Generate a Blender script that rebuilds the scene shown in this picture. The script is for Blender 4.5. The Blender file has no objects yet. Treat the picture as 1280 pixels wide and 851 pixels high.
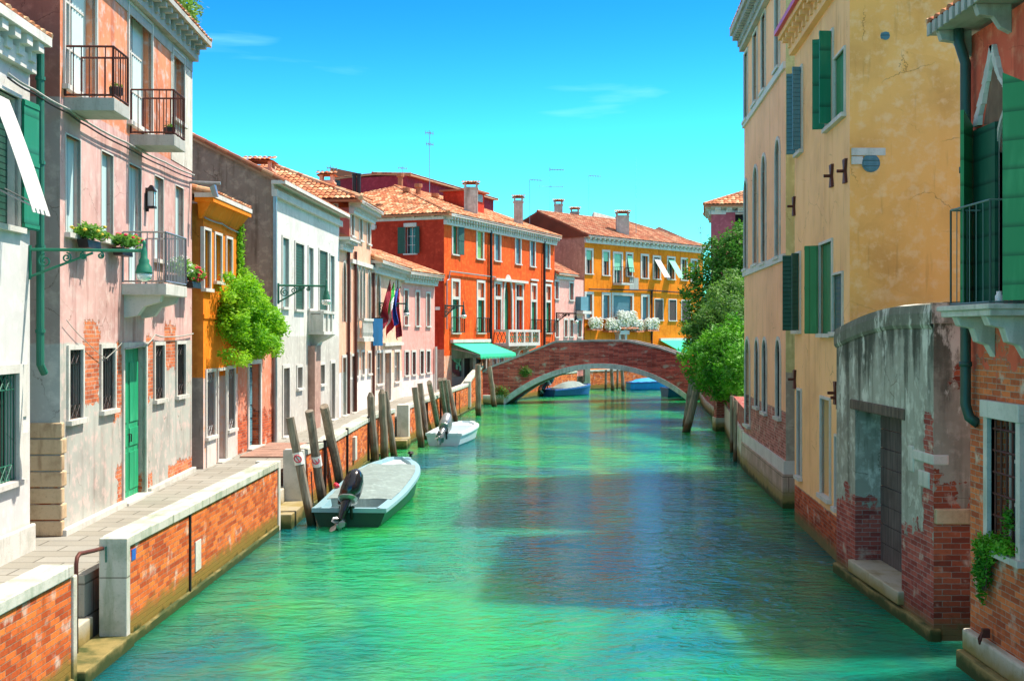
import bpy, math, random
from math import radians as R
from mathutils import Vector
random.seed(7)
S = bpy.context.scene
COL = S.collection
# ------------------------------------------------------------------ camera, sky, sun, exposure
FPX, HZ, CX, CAMZ = 1500.0, 416.0, 640.0, 4.0      # measured from the photograph (1280 px wide)
cam = bpy.data.objects.new('camera', bpy.data.cameras.new('camera')); COL.objects.link(cam)
cam.location = (0, 0, CAMZ); cam.rotation_euler = (R(90), 0, 0)
cam.data.sensor_width = 36; cam.data.lens = 36*FPX/1280
cam.data.shift_y = (HZ-425.5)/1280 * -1 * -1
cam.data.clip_start = .1; cam.data.clip_end = 3000
S.camera = cam
SUN_EL, SUN_AZ = R(60), R(18)                      # azimuth from +X towards +Y
sd = Vector((math.cos(SUN_EL)*math.cos(SUN_AZ), math.cos(SUN_EL)*math.sin(SUN_AZ), math.sin(SUN_EL)))
sun = bpy.data.objects.new('sun', bpy.data.lights.new('sun', 'SUN')); COL.objects.link(sun)
sun.data.energy = 4.4; sun.data.angle = R(.5); sun.data.color = (1, .92, .80)
sun.rotation_euler = sd.to_track_quat('Z', 'Y').to_euler()
W = bpy.data.worlds.new('World'); S.world = W; W.use_nodes = True
wt = W.node_tree; wt.nodes.clear()
def wn(t, **k):
    n = wt.nodes.new(t)
    for a, b in k.items(): setattr(n, a, b)
    return n
sky = wn('ShaderNodeTexSky', sky_type='NISHITA', sun_disc=False, sun_elevation=SUN_EL, sun_rotation=math.pi/2-SUN_AZ, air_density=1.0, dust_density=.3, ozone_density=2.5)
bg = wn('ShaderNodeBackground'); bg.inputs[1].default_value = .15
out = wn('ShaderNodeOutputWorld')
tint = wn('ShaderNodeMix', data_type='RGBA', blend_type='MULTIPLY'); tint.inputs[0].default_value = 1
tint.inputs[7].default_value = (.26*5, 1.12*5, 1.08*5, 1)
# thin cirrus from the view direction
tc = wn('ShaderNodeTexCoord'); mp = wn('ShaderNodeMapping'); mp.inputs['Scale'].default_value = (2.2, 2.2, 16); mp.inputs['Rotation'].default_value = (0, .16, 0)
nz = wn('ShaderNodeTexNoise'); nz.inputs['Scale'].default_value = 1.6; nz.inputs['Detail'].default_value = 7; nz.inputs['Distortion'].default_value = .5
rp = wn('ShaderNodeValToRGB'); rp.color_ramp.elements[0].position = .60; rp.color_ramp.elements[1].position = 1.0
cl = wn('ShaderNodeMix', data_type='RGBA', blend_type='MIX'); cl.inputs[7].default_value = (1.9, 4.6, 5.2, 1)
L = wt.links.new
L(tc.outputs['Generated'], mp.inputs[0]); L(mp.outputs[0], nz.inputs[0]); L(nz.outputs[0], rp.inputs[0])
L(rp.outputs[0], cl.inputs[0]); # the low sky is a deep saturated cyan, the high sky an added warm boost to brighten shaded walls
nrm = wn('ShaderNodeVectorMath', operation='SCALE'); nrm.inputs[3].default_value = .2; gm = wn('ShaderNodeGamma'); gm.inputs[1].default_value = 1.45
L(sky.outputs[0], nrm.inputs[0]); L(nrm.outputs[0], gm.inputs[0]); L(gm.outputs[0], tint.inputs[6])
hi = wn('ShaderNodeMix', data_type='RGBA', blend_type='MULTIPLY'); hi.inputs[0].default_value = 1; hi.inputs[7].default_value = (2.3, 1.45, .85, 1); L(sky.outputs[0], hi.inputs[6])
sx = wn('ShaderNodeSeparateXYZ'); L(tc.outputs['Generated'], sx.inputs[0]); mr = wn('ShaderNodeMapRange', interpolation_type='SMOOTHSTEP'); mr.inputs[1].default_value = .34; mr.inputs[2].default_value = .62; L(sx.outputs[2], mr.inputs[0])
m2 = wn('ShaderNodeMapRange', interpolation_type='SMOOTHSTEP'); m2.inputs[1].default_value = .04; m2.inputs[2].default_value = .30; L(sx.outputs[2], m2.inputs[0])
dp_ = wn('ShaderNodeMix', data_type='RGBA', blend_type='MULTIPLY'); dp_.inputs[7].default_value = (.25, .50, .88, 1); L(m2.outputs[0], dp_.inputs[0]); L(tint.outputs[2], dp_.inputs[6])
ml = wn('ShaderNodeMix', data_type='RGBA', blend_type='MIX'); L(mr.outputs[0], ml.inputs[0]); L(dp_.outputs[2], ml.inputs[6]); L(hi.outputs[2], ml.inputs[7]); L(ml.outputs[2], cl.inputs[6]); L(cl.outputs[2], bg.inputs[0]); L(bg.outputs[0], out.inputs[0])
S.view_settings.view_transform = 'Standard'; S.view_settings.look = 'None'; S.view_settings.gamma = 1
S.view_settings.exposure = .9
S.render.engine = 'CYCLES'
S.cycles.max_bounces = 6; S.cycles.transparent_max_bounces = 6

# ------------------------------------------------------------------ node helper and materials
class NT:
    def __init__(s, name, rough=.8, metal=0, spec=.3):
        s.m = bpy.data.materials.new(name); s.m.use_nodes = True; s.t = s.m.node_tree
        s.b = s.t.nodes['Principled BSDF']; s.out = s.t.nodes['Material Output']
        s.b.inputs['Roughness'].default_value = rough; s.b.inputs['Metallic'].default_value = metal
        s.b.inputs['Specular IOR Level'].default_value = spec
        s.uvn = None
    def n(s, t, **k):
        n = s.t.nodes.new(t)
        for a, b in k.items(): setattr(n, a, b)
        return n
    def set(s, sock, v):
        if isinstance(v, bpy.types.NodeSocket): s.t.links.new(v, sock)
        elif isinstance(v, (tuple, list)) and sock.type == 'RGBA': sock.default_value = tuple(v[:3])+(1,)
        else: sock.default_value = v
    @property
    def uv(s):
        if not s.uvn: s.uvn = s.n('ShaderNodeTexCoord').outputs['UV']
        return s.uvn
    def obj(s): return s.n('ShaderNodeNewGeometry').outputs['Position']
    def scale(s, v, sc, loc=(0,0,0)):
        m = s.n('ShaderNodeMapping'); s.set(m.inputs[0], v); m.inputs['Scale'].default_value = sc; m.inputs['Location'].default_value = loc
        return m.outputs[0]
    def noise(s, v, sc, det=4, dist=0, rough=.55):
        m = s.n('ShaderNodeTexNoise'); s.set(m.inputs['Vector'], v); m.inputs['Scale'].default_value = sc
        m.inputs['Detail'].default_value = det; m.inputs['Distortion'].default_value = dist; m.inputs['Roughness'].default_value = rough
        return m.outputs[0]
    def math(s, op, a, b=0, c=None, clamp=False):
        m = s.n('ShaderNodeMath', operation=op, use_clamp=clamp); s.set(m.inputs[0], a); s.set(m.inputs[1], b)
        if c is not None: s.set(m.inputs[2], c)
        return m.outputs[0]
    def ss(s, v, lo, hi):
        m = s.n('ShaderNodeMapRange', interpolation_type='SMOOTHSTEP'); s.set(m.inputs[0], v); s.set(m.inputs[1], lo); s.set(m.inputs[2], hi)
        return m.outputs[0]
    def mix(s, f, a, b, mode='MIX'):
        m = s.n('ShaderNodeMix', data_type='RGBA', blend_type=mode); s.set(m.inputs[0], f); s.set(m.inputs[6], a); s.set(m.inputs[7], b)
        return m.outputs[2]
    def sep(s, v):
        m = s.n('ShaderNodeSeparateXYZ'); s.set(m.inputs[0], v); return m.outputs
    def comb(s, x, y, z=0):
        m = s.n('ShaderNodeCombineXYZ'); s.set(m.inputs[0], x); s.set(m.inputs[1], y); s.set(m.inputs[2], z); return m.outputs[0]
    def bump(s, h, st=.4, dist=.02):
        m = s.n('ShaderNodeBump'); m.inputs['Strength'].default_value = st; m.inputs['Distance'].default_value = dist; s.set(m.inputs['Height'], h)
        s.t.links.new(m.outputs[0], s.b.inputs['Normal'])
    def col(s, c): s.set(s.b.inputs['Base Color'], c)
    def brick(s, v, c1, c2, mo, w=.25, h=.07, m=.008, off=.5, bias=0):
        b = s.n('ShaderNodeTexBrick', offset=off); s.set(b.inputs['Vector'], v); s.set(b.inputs['Color1'], c1); s.set(b.inputs['Color2'], c2); s.set(b.inputs['Mortar'], mo)
        b.inputs['Scale'].default_value = 1; b.inputs['Mortar Size'].default_value = m; b.inputs['Brick Width'].default_value = w; b.inputs['Row Height'].default_value = h
        b.inputs['Mortar Smooth'].default_value = .3; b.inputs['Bias'].default_value = bias
        return b.outputs
def dk(c, f): return tuple(x*f for x in c)
BR1, BR2, MORT = (.66,.14,.05), (.42,.075,.03), (.38,.27,.20)
def brickwork(t, c1=BR1, c2=BR2, mo=MORT, w=.25, h=.07, m=.006):
    """returns (colour, height) of worn brickwork in wall metres"""
    n = t.noise(t.uv, 1.3, 5); wob = t.noise(t.uv, 9, 2)
    v = t.n('ShaderNodeVectorMath', operation='ADD'); t.set(v.inputs[0], t.uv)
    t.set(v.inputs[1], t.comb(t.math('MULTIPLY', wob, .012), t.math('MULTIPLY', wob, .014)))
    o = t.brick(v.outputs[0], c1, c2, mo, w, h, m)
    b2 = t.brick(v.outputs[0], (1,.95,.9), (.35,.3,.3), (.8,.8,.8), w, h, 0, bias=-.2)
    c = t.mix(.55, o['Color'], b2['Color'], 'MULTIPLY')
    c = t.mix(t.ss(n, .55, .75), c, dk(c1, 1.25))
    c = t.mix(t.ss(t.noise(t.uv, 3.1, 6), .56, .72), c, (.6,.45,.36))
    c = t.mix(t.math('MULTIPLY', t.ss(t.noise(t.uv, 14, 3), .5, .7), .35), c, (.12,.05,.03))
    return c, t.math('SUBTRACT', 1, o['Fac'])
def plaster(name, base, low=None, lowz=0, top=None, topz=99, mid=None, patches=(), damp=1.0, dampz=.95, stain=.5, brickbase=None, brickz=0, bc=None, fade=None, rough=.9, streakc=None, vari=.8, third=None, thirdz=99, slope=1.6, big=.5, mold=None):
    t = NT(name, rough, spec=.15)
    x = t.sep(t.uv); u, v = x[0], x[1]
    n1 = t.noise(t.uv, .55, 6); n2 = t.noise(t.scale(t.uv, (3.2,.35,1)), 1, 6); n3 = t.noise(t.uv, 4.2, 7, rough=.65); nf = t.noise(t.uv, 45, 4)
    c = base
    wob = t.math('MULTIPLY', t.math('SUBTRACT', n3, .5), .5)
    if low: c = t.mix(t.ss(t.math('ADD', v, t.math('MULTIPLY', wob, .25)), lowz-.02, lowz+.02), low, c)
    if top: c = t.mix(t.ss(t.math('ADD', v, t.math('MULTIPLY', wob, .1)), topz-.01, topz+.01), c, top)
    if third: c = t.mix(t.ss(v, thirdz-.01, thirdz+.01), c, third)
    c = t.mix(t.math('MULTIPLY', t.ss(n1, .42, .68), .8*vari), c, (.72,.68,.68), 'MULTIPLY')
    c = t.mix(t.math('MULTIPLY', t.ss(n3, .47, .66), .6*vari), c, fade or (1.0,.98,.92), 'MIX' if fade else 'SOFT_LIGHT')
    c = t.mix(t.math('MULTIPLY', t.ss(n2, .5, .75), stain), c, streakc or (.6,.55,.52), 'MULTIPLY')
    c = t.mix(t.math('MULTIPLY', t.ss(t.noise(t.scale(t.uv, (7,.7,1), (3,1,0)), 1.4, 5), .58, .74), stain*.8), c, (.5,.46,.42), 'MULTIPLY')
    # repair patches and hairline cracks
    wv_ = t.n('ShaderNodeVectorMath', operation='ADD'); t.set(wv_.inputs[0], t.uv); t.set(wv_.inputs[1], t.comb(t.math('MULTIPLY', n3, .5), t.math('MULTIPLY', n1, .6)))
    vo = t.n('ShaderNodeTexVoronoi'); t.set(vo.inputs['Vector'], wv_.outputs[0]); vo.inputs['Scale'].default_value = .55; cs_ = t.sep(vo.outputs['Color'])[0]
    c = t.mix(t.math('MULTIPLY', t.ss(cs_, .62, .66), .28*vari), c, (.86,.82,.78), 'MULTIPLY')
    ve = t.n('ShaderNodeTexVoronoi', feature='DISTANCE_TO_EDGE'); t.set(ve.inputs['Vector'], wv_.outputs[0]); ve.inputs['Scale'].default_value = .8
    ck = t.math('MULTIPLY', t.ss(ve.outputs[0], .007, .002), t.ss(t.noise(t.uv, .7, 2), .5, .6)); c = t.mix(t.math('MULTIPLY', ck, .6), c, (.28,.22,.18), 'MULTIPLY')
    if mold:
        mf = t.ss(t.math('ADD', t.math('ADD', t.math('MULTIPLY', n2, .9), t.math('MULTIPLY', n3, .7)), t.math('MULTIPLY', t.math('SUBTRACT', v, mold[0]), .22)), .78, 1.02)
        c = t.mix(t.math('MULTIPLY', mf, mold[1]), c, (.055,.06,.045)); c = t.mix(t.math('MULTIPLY', t.ss(t.noise(t.scale(t.uv, (2.2,.8,1), (5,2,0)), 1, 6, rough=.7), .55, .62), .7), c, (.74,.74,.66))
    # exposed brick
    mask = t.ss(t.math('SUBTRACT', t.math('ADD', t.math('MULTIPLY', n3, 1.3*damp), t.math('MULTIPLY', t.noise(t.uv, .9, 3), big*damp)), t.math('MULTIPLY', t.math('SUBTRACT', v, dampz), slope)), .98+(big-.5)*.5, 1.02+(big-.5)*.5) if damp else 0.0
    for (u0, u1, z0, z1) in patches:
        a = t.math('ADD', u, wob); b = t.math('ADD', v, t.math('MULTIPLY', wob, 1.3))
        q = t.math('MINIMUM', t.math('MINIMUM', t.math('SUBTRACT', a, u0), t.math('SUBTRACT', u1, a)), t.math('MINIMUM', t.math('SUBTRACT', b, z0), t.math('SUBTRACT', z1, b)))
        mask = t.math('MAXIMUM', mask, t.ss(q, -.012, .012))
    if brickbase: mask = t.math('MAXIMUM', mask, t.ss(t.math('ADD', v, t.math('MULTIPLY', wob, .1)), brickz+.012, brickz-.012))
    bcol, bh = brickwork(t, *(bc or ()))
    edge = t.math('MULTIPLY', mask, t.math('SUBTRACT', 1, mask))
    c = t.mix(mask, c, bcol)
    c = t.mix(t.math('MULTIPLY', edge, 3.0, clamp=True), c, (.3,.25,.2))
    h = t.math('ADD', t.math('MULTIPLY', t.math('MULTIPLY', bh, mask), .5), t.math('MULTIPLY', t.math('SUBTRACT', 1, mask), 1.0))
    h = t.math('ADD', h, t.math('ADD', t.math('MULTIPLY', nf, .12), t.math('MULTIPLY', n3, .35)))
    t.bump(h, .6, .02)
    # algae where the wall meets the water
    c = t.mix(t.math('MULTIPLY', t.ss(t.math('ADD', v, t.math('MULTIPLY', wob, 1.2)), .8, .3), .5), c, (.45,.38,.32), 'MULTIPLY')
    g = t.ss(t.math('ADD', v, t.math('MULTIPLY', wob, .6)), .34, .1)
    c = t.mix(g, c, t.mix(n3, (.10,.085,.03), (.22,.19,.08)))
    t.col(c); return t.m
def brickmat(name, c1=BR1, c2=BR2, mo=MORT, algae=True, w=.25, h=.07, az=.42, dirt=.4):
    t = NT(name, .88, spec=.15); c, bh = brickwork(t, c1, c2, mo, w, h)
    v = t.sep(t.uv)[1]; n3 = t.noise(t.uv, 3.5, 6); n2 = t.noise(t.scale(t.uv, (2.5,.3,1)), 1, 5)
    c = t.mix(t.math('MULTIPLY', t.ss(n2, .5, .72), dirt), c, (.35,.3,.3), 'MULTIPLY')
    if algae:
        wv = t.math('ADD', v, t.math('MULTIPLY', t.math('SUBTRACT', n3, .5), .5))
        c = t.mix(t.ss(wv, az+.1, az-.12), c, t.mix(n3, (.32,.17,.04), (.14,.13,.025)))
        c = t.mix(t.ss(wv, .17, .04), c, (.035,.06,.015))
    t.bump(t.math('ADD', bh, t.math('MULTIPLY', t.noise(t.uv, 40, 3), .4)), .8, .012); t.col(c); return t.m
def stone(name, base=(.72,.70,.64), dirt=(.32,.34,.28), amt=.6, blocks=None, algae=False, rough=.75, streak=True):
    t = NT(name, rough, spec=.25); v = t.sep(t.obj())[2]
    n = t.noise(t.uv, 1.8, 7, rough=.65); n2 = t.noise(t.scale(t.uv, (6,.9,1)), 1, 6); nf = t.noise(t.uv, 30, 5)
    c = t.mix(t.math('MULTIPLY', t.ss(n, .42, .7), amt), base, dirt)
    if streak: c = t.mix(t.math('MULTIPLY', t.ss(n2, .5, .7), amt), c, dirt)
    c = t.mix(t.math('MULTIPLY', t.ss(nf, .55, .75), .35), c, dk(dirt, .5))
    h = nf
    if blocks:
        b = t.brick(t.uv, (1,1,1), (.8,.78,.74), (.3,.28,.25), *blocks)
        c = t.mix(.85, c, b['Color'], 'MULTIPLY'); h = t.math('ADD', nf, t.math('SUBTRACT', 1, b['Fac']))
    if algae:
        wv = t.math('ADD', v, t.math('MULTIPLY', t.math('SUBTRACT', n, .5), .5))
        c = t.mix(t.ss(wv, .5, .22), c, (.26,.2,.07)); c = t.mix(t.ss(wv, .22, .06), c, (.04,.06,.015))
    t.bump(h, .35, .012); t.col(c); return t.m
def flat(name, c, rough=.6, metal=0, spec=.4, var=.25, sc=6, bmp=.1, wear=None):
    t = NT(name, rough, metal, spec); p = t.obj(); n = t.noise(p, sc, 5); n2 = t.noise(t.scale(p, (5,5,.8)), 1.5, 5)
    k = t.mix(t.math('MULTIPLY', n, var*2), c, dk(c, .45))
    k = t.mix(t.math('MULTIPLY', t.ss(n2, .52, .75), var*1.6), k, wear or dk(c, 1.5))
    t.col(k); t.bump(n, bmp, .01 if bmp < .5 else .06); return t.m
def shutter_mat(name, c, per=.09, slat=True, wear=.3):
    t = NT(name, .55, spec=.35); v = t.sep(t.uv)[1] if slat else t.sep(t.uv)[0]
    f = t.math('FRACT', t.math('DIVIDE', v, per))
    g = t.ss(f, .0, .22); n = t.noise(t.scale(t.uv, (9,1.5,1)), 1, 6)
    k = t.mix(t.math('MULTIPLY', t.ss(n, .45, .75), wear), c, tuple(min(.8, x*1.5+.05) for x in c))
    k = t.mix(t.math('MULTIPLY', t.math('SUBTRACT', 1, g), .6), k, dk(c, .25)); t.col(k)
    t.bump(t.math('ADD', f, g), .7, .012); return t.m
def wood(name, c1, c2, algae=False, sc=1):
    t = NT(name, .85, spec=.2); p = t.obj(); n = t.noise(t.scale(p, (14*sc, 14*sc, .9*sc)), 1, 7, 1.0); n2 = t.noise(p, 2.2, 4); z = t.sep(p)[2]
    k = t.mix(t.ss(n, .35, .65), c1, c2); k = t.mix(t.math('MULTIPLY', t.ss(n2, .45, .7), .6), k, dk(c1, .45))
    if algae:
        zz = t.math('ADD', z, t.math('MULTIPLY', n2, .4)); k = t.mix(t.ss(zz, .75, .45), k, (.10,.06,.03)); k = t.mix(t.ss(zz, .42, .2), k, (.02,.045,.02))
    t.col(k); t.bump(n, .8, .02); return t.m
def leaf(name, c1, c2, c3=None, trans=.35):
    t = NT(name, .55, spec=.25); g = t.n('ShaderNodeNewGeometry'); r = g.outputs['Random Per Island']; n = t.noise(g.outputs['Position'], .9, 4)
    k = t.mix(r, c1, c2); k = t.mix(t.ss(n, .45, .62), k, c3 or dk(c2, 1.35)); t.col(k)
    tr = t.n('ShaderNodeBsdfTranslucent'); t.set(tr.inputs[0], t.mix(.5, k, (c2[0]*1.6, c2[1]*1.6, c2[2]*.6)))
    ms = t.n('ShaderNodeMixShader'); ms.inputs[0].default_value = trans
    t.t.links.new(t.b.outputs[0], ms.inputs[1]); t.t.links.new(tr.outputs[0], ms.inputs[2]); t.t.links.new(ms.outputs[0], t.out.inputs[0]); return t.m
def tilemat(name, cs=((.62,.26,.12),(.42,.12,.055),(.72,.42,.24))):
    t = NT(name, .85, spec=.15); g = t.n('ShaderNodeNewGeometry'); r = g.outputs['Random Per Island']; n = t.noise(g.outputs['Position'], .8, 5); nf = t.noise(g.outputs['Position'], 9, 5)
    rr = t.math('FRACT', t.math('MULTIPLY', r, 7.31))
    k = t.mix(r, cs[0], cs[1]); k = t.mix(t.math('GREATER_THAN', rr, .68), k, cs[2]); k = t.mix(t.math('MULTIPLY', t.ss(n, .45, .7), .55), k, (.2,.1,.06))
    k = t.mix(t.math('MULTIPLY', t.ss(nf, .5, .7), .45), k, (.22,.17,.12)); t.col(k); t.bump(nf, .3, .02); return t.m
M = {}
M['stone'] = stone('white istrian stone', (.60,.58,.53)); M['stone_alg'] = stone('wet quay stone', (.6,.56,.47), (.3,.28,.2), .7, algae=True)
M['coping'] = stone('coping stone', (.60,.59,.53), (.30,.36,.27), .85, blocks=(1.9, .9, .012))
M['trim'] = stone('painted trim', (.62,.60,.55), (.42,.40,.36), .5)
M['grey'] = stone('grey concrete', (.42,.42,.38), (.22,.22,.18), .6)
M['pave'] = stone('trachyte paving', (.31,.30,.26), (.24,.24,.22), .4, blocks=(.85, .42, .014), streak=False)
M['quaybrick'] = brickmat('quay brick', (.80,.20,.04), (.55,.09,.025), (.42,.24,.15), dirt=.4, az=.36)
M['bridgebrick'] = brickmat('bridge brick', (.80,.15,.11), (.52,.07,.06), (.40,.24,.22), dirt=.4, w=.28, h=.08)
M['tile'] = tilemat('clay roof tiles'); M['tile_dk'] = tilemat('old roof tiles', ((.45,.17,.09),(.32,.10,.06),(.5,.27,.16)))
M['iron'] = flat('dark iron', (.035,.03,.03), .5, .6); M['rust'] = flat('rusty rail', (.12,.035,.025), .6, .3, wear=(.25,.08,.04))
M['green_iron'] = flat('green painted iron', (.02,.20,.12), .45, .1, .4); M['pipe'] = flat('dark green pipe', (.03,.085,.07), .45, .2)
M['pipe_green'] = flat('green drainpipe paint', (.02,.16,.10), .5); M['steel'] = flat('grey steel', (.35,.36,.37), .4, .6)
M['glass'] = None
t = NT('window glass', .06, spec=.6); t.col(t.mix(t.noise(t.uv, 1.2, 3), (.015,.03,.035), (.06,.10,.10))); t.bump(t.noise(t.uv, 3, 2), .08, .02); M['glass'] = t.m
t = NT('lamp glass', .25, spec=.5); t.col((.8,.85,.82)); t.b.inputs['Transmission Weight'].default_value = .4; M['lampglass'] = t.m
M['dark'] = flat('dark interior', (.02,.018,.016), .9)
M['sh_green'] = shutter_mat('green louvres', (.012,.17,.085)); M['sh_dkgreen'] = shutter_mat('dark green louvres', (.02,.085,.06))
M['sh_teal'] = shutter_mat('pale teal boards', (.20,.36,.36), .11, False, .5); M['sh_pale'] = shutter_mat('pale blue board', (.45,.62,.62), .5, False, .2)
M['sh_blue'] = shutter_mat('blue grey louvres', (.09,.22,.27)); M['sh_lime'] = shutter_mat('light green louvres', (.25,.52,.18)); M['sh_brown'] = shutter_mat('brown boards', (.10,.055,.045), .1, False)
M['sh_board'] = shutter_mat('green plank shutter', (.025,.20,.07), .14, False, .35); M['sh_hboard'] = shutter_mat('green cross plank shutter', (.03,.25,.09), .3, True, .35)
M['door_green'] = shutter_mat('worn green door', (.01,.30,.13), .3, False, .7); M['door_grey'] = wood('grey door wood', (.16,.13,.12), (.09,.075,.075))
M['door_brown'] = wood('brown door wood', (.2,.12,.09), (.12,.07,.055)); M['curtain'] = flat('white curtain', (.62,.75,.72), .9, var=.15)
M['awn_white'] = flat('white awning canvas', (.62,.61,.58), .9, var=.2, sc=2.5, bmp=.6); M['awn_green'] = flat('green awning canvas', (.03,.58,.30), .85, var=.08); M['awn_mint'] = flat('mint awning canvas', (.25,.62,.42), .85, var=.1)
M['post'] = wood('weathered mooring wood', (.17,.14,.11), (.29,.25,.20), True); M['post_lt'] = wood('pale weathered mooring wood', (.34,.28,.21), (.20,.17,.13), True)
M['wood'] = wood('bark', (.12,.08,.05), (.2,.15,.10))
M['leaf_vine'] = leaf('bright vine leaves', (.06,.26,.01), (.22,.5,.015), (.32,.56,.03), .4)
M['leaf_dark'] = leaf('dark tree leaves', (.03,.12,.015), (.07,.24,.03), (.12,.32,.03)); M['leaf_mid'] = leaf('pale green leaves', (.04,.13,.03), (.12,.27,.05), (.17,.34,.07)); M['leaf_ivy'] = leaf('fresh hedge leaves', (.015,.11,.01), (.08,.33,.015), (.15,.42,.02), .28)
M['leaf_box'] = leaf('box plant leaves', (.06,.2,.03), (.15,.32,.05)); M['pet_white'] = flat('white petals', (.8,.82,.76), .8, var=.05); M['pet_red'] = flat('red petals', (.65,.02,.06), .7, var=.1); M['pet_yel'] = flat('yellow petals', (.7,.5,.05), .7, var=.1)
M['terracotta'] = flat('terracotta', (.42,.15,.07), .8); M['plast'] = flat('white sign enamel', (.8,.8,.78), .4, var=.03); M['signred'] = flat('red sign paint', (.65,.04,.08), .4, var=.05); M['signblue'] = flat('blue enamel', (.03,.12,.5), .4, var=.05)

# ------------------------------------------------------------------ mesh helpers
def off(o):
    v = Vector((0,0,0))
    while o is not None: v = v + Vector(o.location); o = o.parent
    return v
class MB:
    def __init__(s): s.v = []; s.f = []; s.mi = []; s.cur = 0
    def add(s, vs, fs):
        b = len(s.v); s.v += [tuple(x) for x in vs]; s.f += [tuple(b+i for i in f) for f in fs]; s.mi += [s.cur]*len(fs); return s
    def quad(s, *p): return s.add(p, [tuple(range(len(p)))])
    def box(s, x0, x1, y0, y1, z0, z1):
        return s.hexa([(x0,y0,z0),(x1,y0,z0),(x1,y1,z0),(x0,y1,z0)], [(x0,y0,z1),(x1,y0,z1),(x1,y1,z1),(x0,y1,z1)])
    def hexa(s, lo, hi):
        n = len(lo); fs = [tuple(range(n-1,-1,-1)), tuple(range(n,2*n))] + [(i,(i+1)%n,n+(i+1)%n,n+i) for i in range(n)]
        return s.add(list(lo)+list(hi), fs)
    def obox(s, F, u0, u1, n0, n1, z0, z1):   # box in a facade's frame
        return s.hexa([F.P(u0,z0,n0),F.P(u1,z0,n0),F.P(u1,z0,n1),F.P(u0,z0,n1)], [F.P(u0,z1,n0),F.P(u1,z1,n0),F.P(u1,z1,n1),F.P(u0,z1,n1)])
    def tube(s, pts, r, k=8, caps=True, r1=None):
        pts = [Vector(p) for p in pts]; n = len(pts); vs = []; up0 = None
        for i, p in enumerate(pts):
            d = (pts[min(i+1,n-1)]-pts[max(i-1,0)]).normalized()
            a = Vector((0,0,1)) if abs(d.z) < .9 else Vector((1,0,0))
            if up0 is not None: a = up0
            x = a.cross(d)
            if x.length < 1e-4: x = Vector((1,0,0)).cross(d)
            x.normalize(); y = d.cross(x).normalized(); up0 = y
            rr = r if r1 is None else r+(r1-r)*i/(n-1)
            if isinstance(r, (list,tuple)): rr = r[i]
            for j in range(k):
                t_ = 2*math.pi*j/k; vs.append(p+x*math.cos(t_)*rr+y*math.sin(t_)*rr)
        fs = [(i*k+j, i*k+(j+1)%k, (i+1)*k+(j+1)%k, (i+1)*k+j) for i in range(n-1) for j in range(k)]
        if caps: fs += [tuple(range(k-1,-1,-1)), tuple((n-1)*k+j for j in range(k))]
        return s.add(vs, fs)
    def lathe(s, c, prof, k=14):
        vs = []; n = len(prof)
        for (r, z) in prof:
            for j in range(k): vs.append((c[0]+r*math.cos(2*math.pi*j/k), c[1]+r*math.sin(2*math.pi*j/k), c[2]+z))
        fs = [(i*k+j, i*k+(j+1)%k, (i+1)*k+(j+1)%k, (i+1)*k+j) for i in range(n-1) for j in range(k)] + [tuple(range(k-1,-1,-1)), tuple((n-1)*k+j for j in range(k))]
        return s.add(vs, fs)
    def build(s, name, mat, parent=None, smooth=False, frame=None, mats=None, bevel=0):
        me = bpy.data.meshes.new(name); o_ = off(parent) if parent else Vector((0,0,0))
        me.from_pydata([(v[0]-o_.x, v[1]-o_.y, v[2]-o_.z) for v in s.v], [], s.f); me.update()
        uv = me.uv_layers.new(name='UVMap')
        for p in me.polygons:
            nx, ny, nz_ = p.normal
            if abs(nz_) > .75: T = None
            else:
                l = math.hypot(nx, ny) or 1; T = (-ny/l, nx/l)
            for li in p.loop_indices:
                v = s.v[me.loops[li].vertex_index]
                if frame is not None:
                    q = frame.local(v); uv.data[li].uv = (q[0]+q[1], v[2]) if T else (v[0], v[1])
                elif T: uv.data[li].uv = (v[0]*T[0]+v[1]*T[1], v[2])
                else: uv.data[li].uv = (v[0], v[1])
            if smooth: p.use_smooth = True
        if mats:
            for m_ in mats: me.materials.append(m_)
            for p in me.polygons: p.material_index = s.mi[p.index]
        else: me.materials.append(mat)
        o = bpy.data.objects.new(name, me); COL.objects.link(o)
        if parent: o.parent = parent
        if bevel:
            b = o.modifiers.new('bevel', 'BEVEL'); b.width = bevel; b.segments = 2; b.limit_method = 'ANGLE'
        return o
def tag(o, label=None, cat=None, group=None, kind=None):
    if label: o['label'] = label
    if cat: o['category'] = cat
    if group: o['group'] = group
    if kind: o['kind'] = kind
    return o
def thing(name, label, cat, loc, group=None):
    o = bpy.data.objects.new(name, None); COL.objects.link(o); o.location = loc; o.empty_display_size = .3
    return tag(o, label, cat, group)
def W3(px, Y, z=0): return Vector(((px-CX)/FPX*Y, Y, z))
def ZZ(py, Y): return CAMZ-(py-HZ)/FPX*Y
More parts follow.
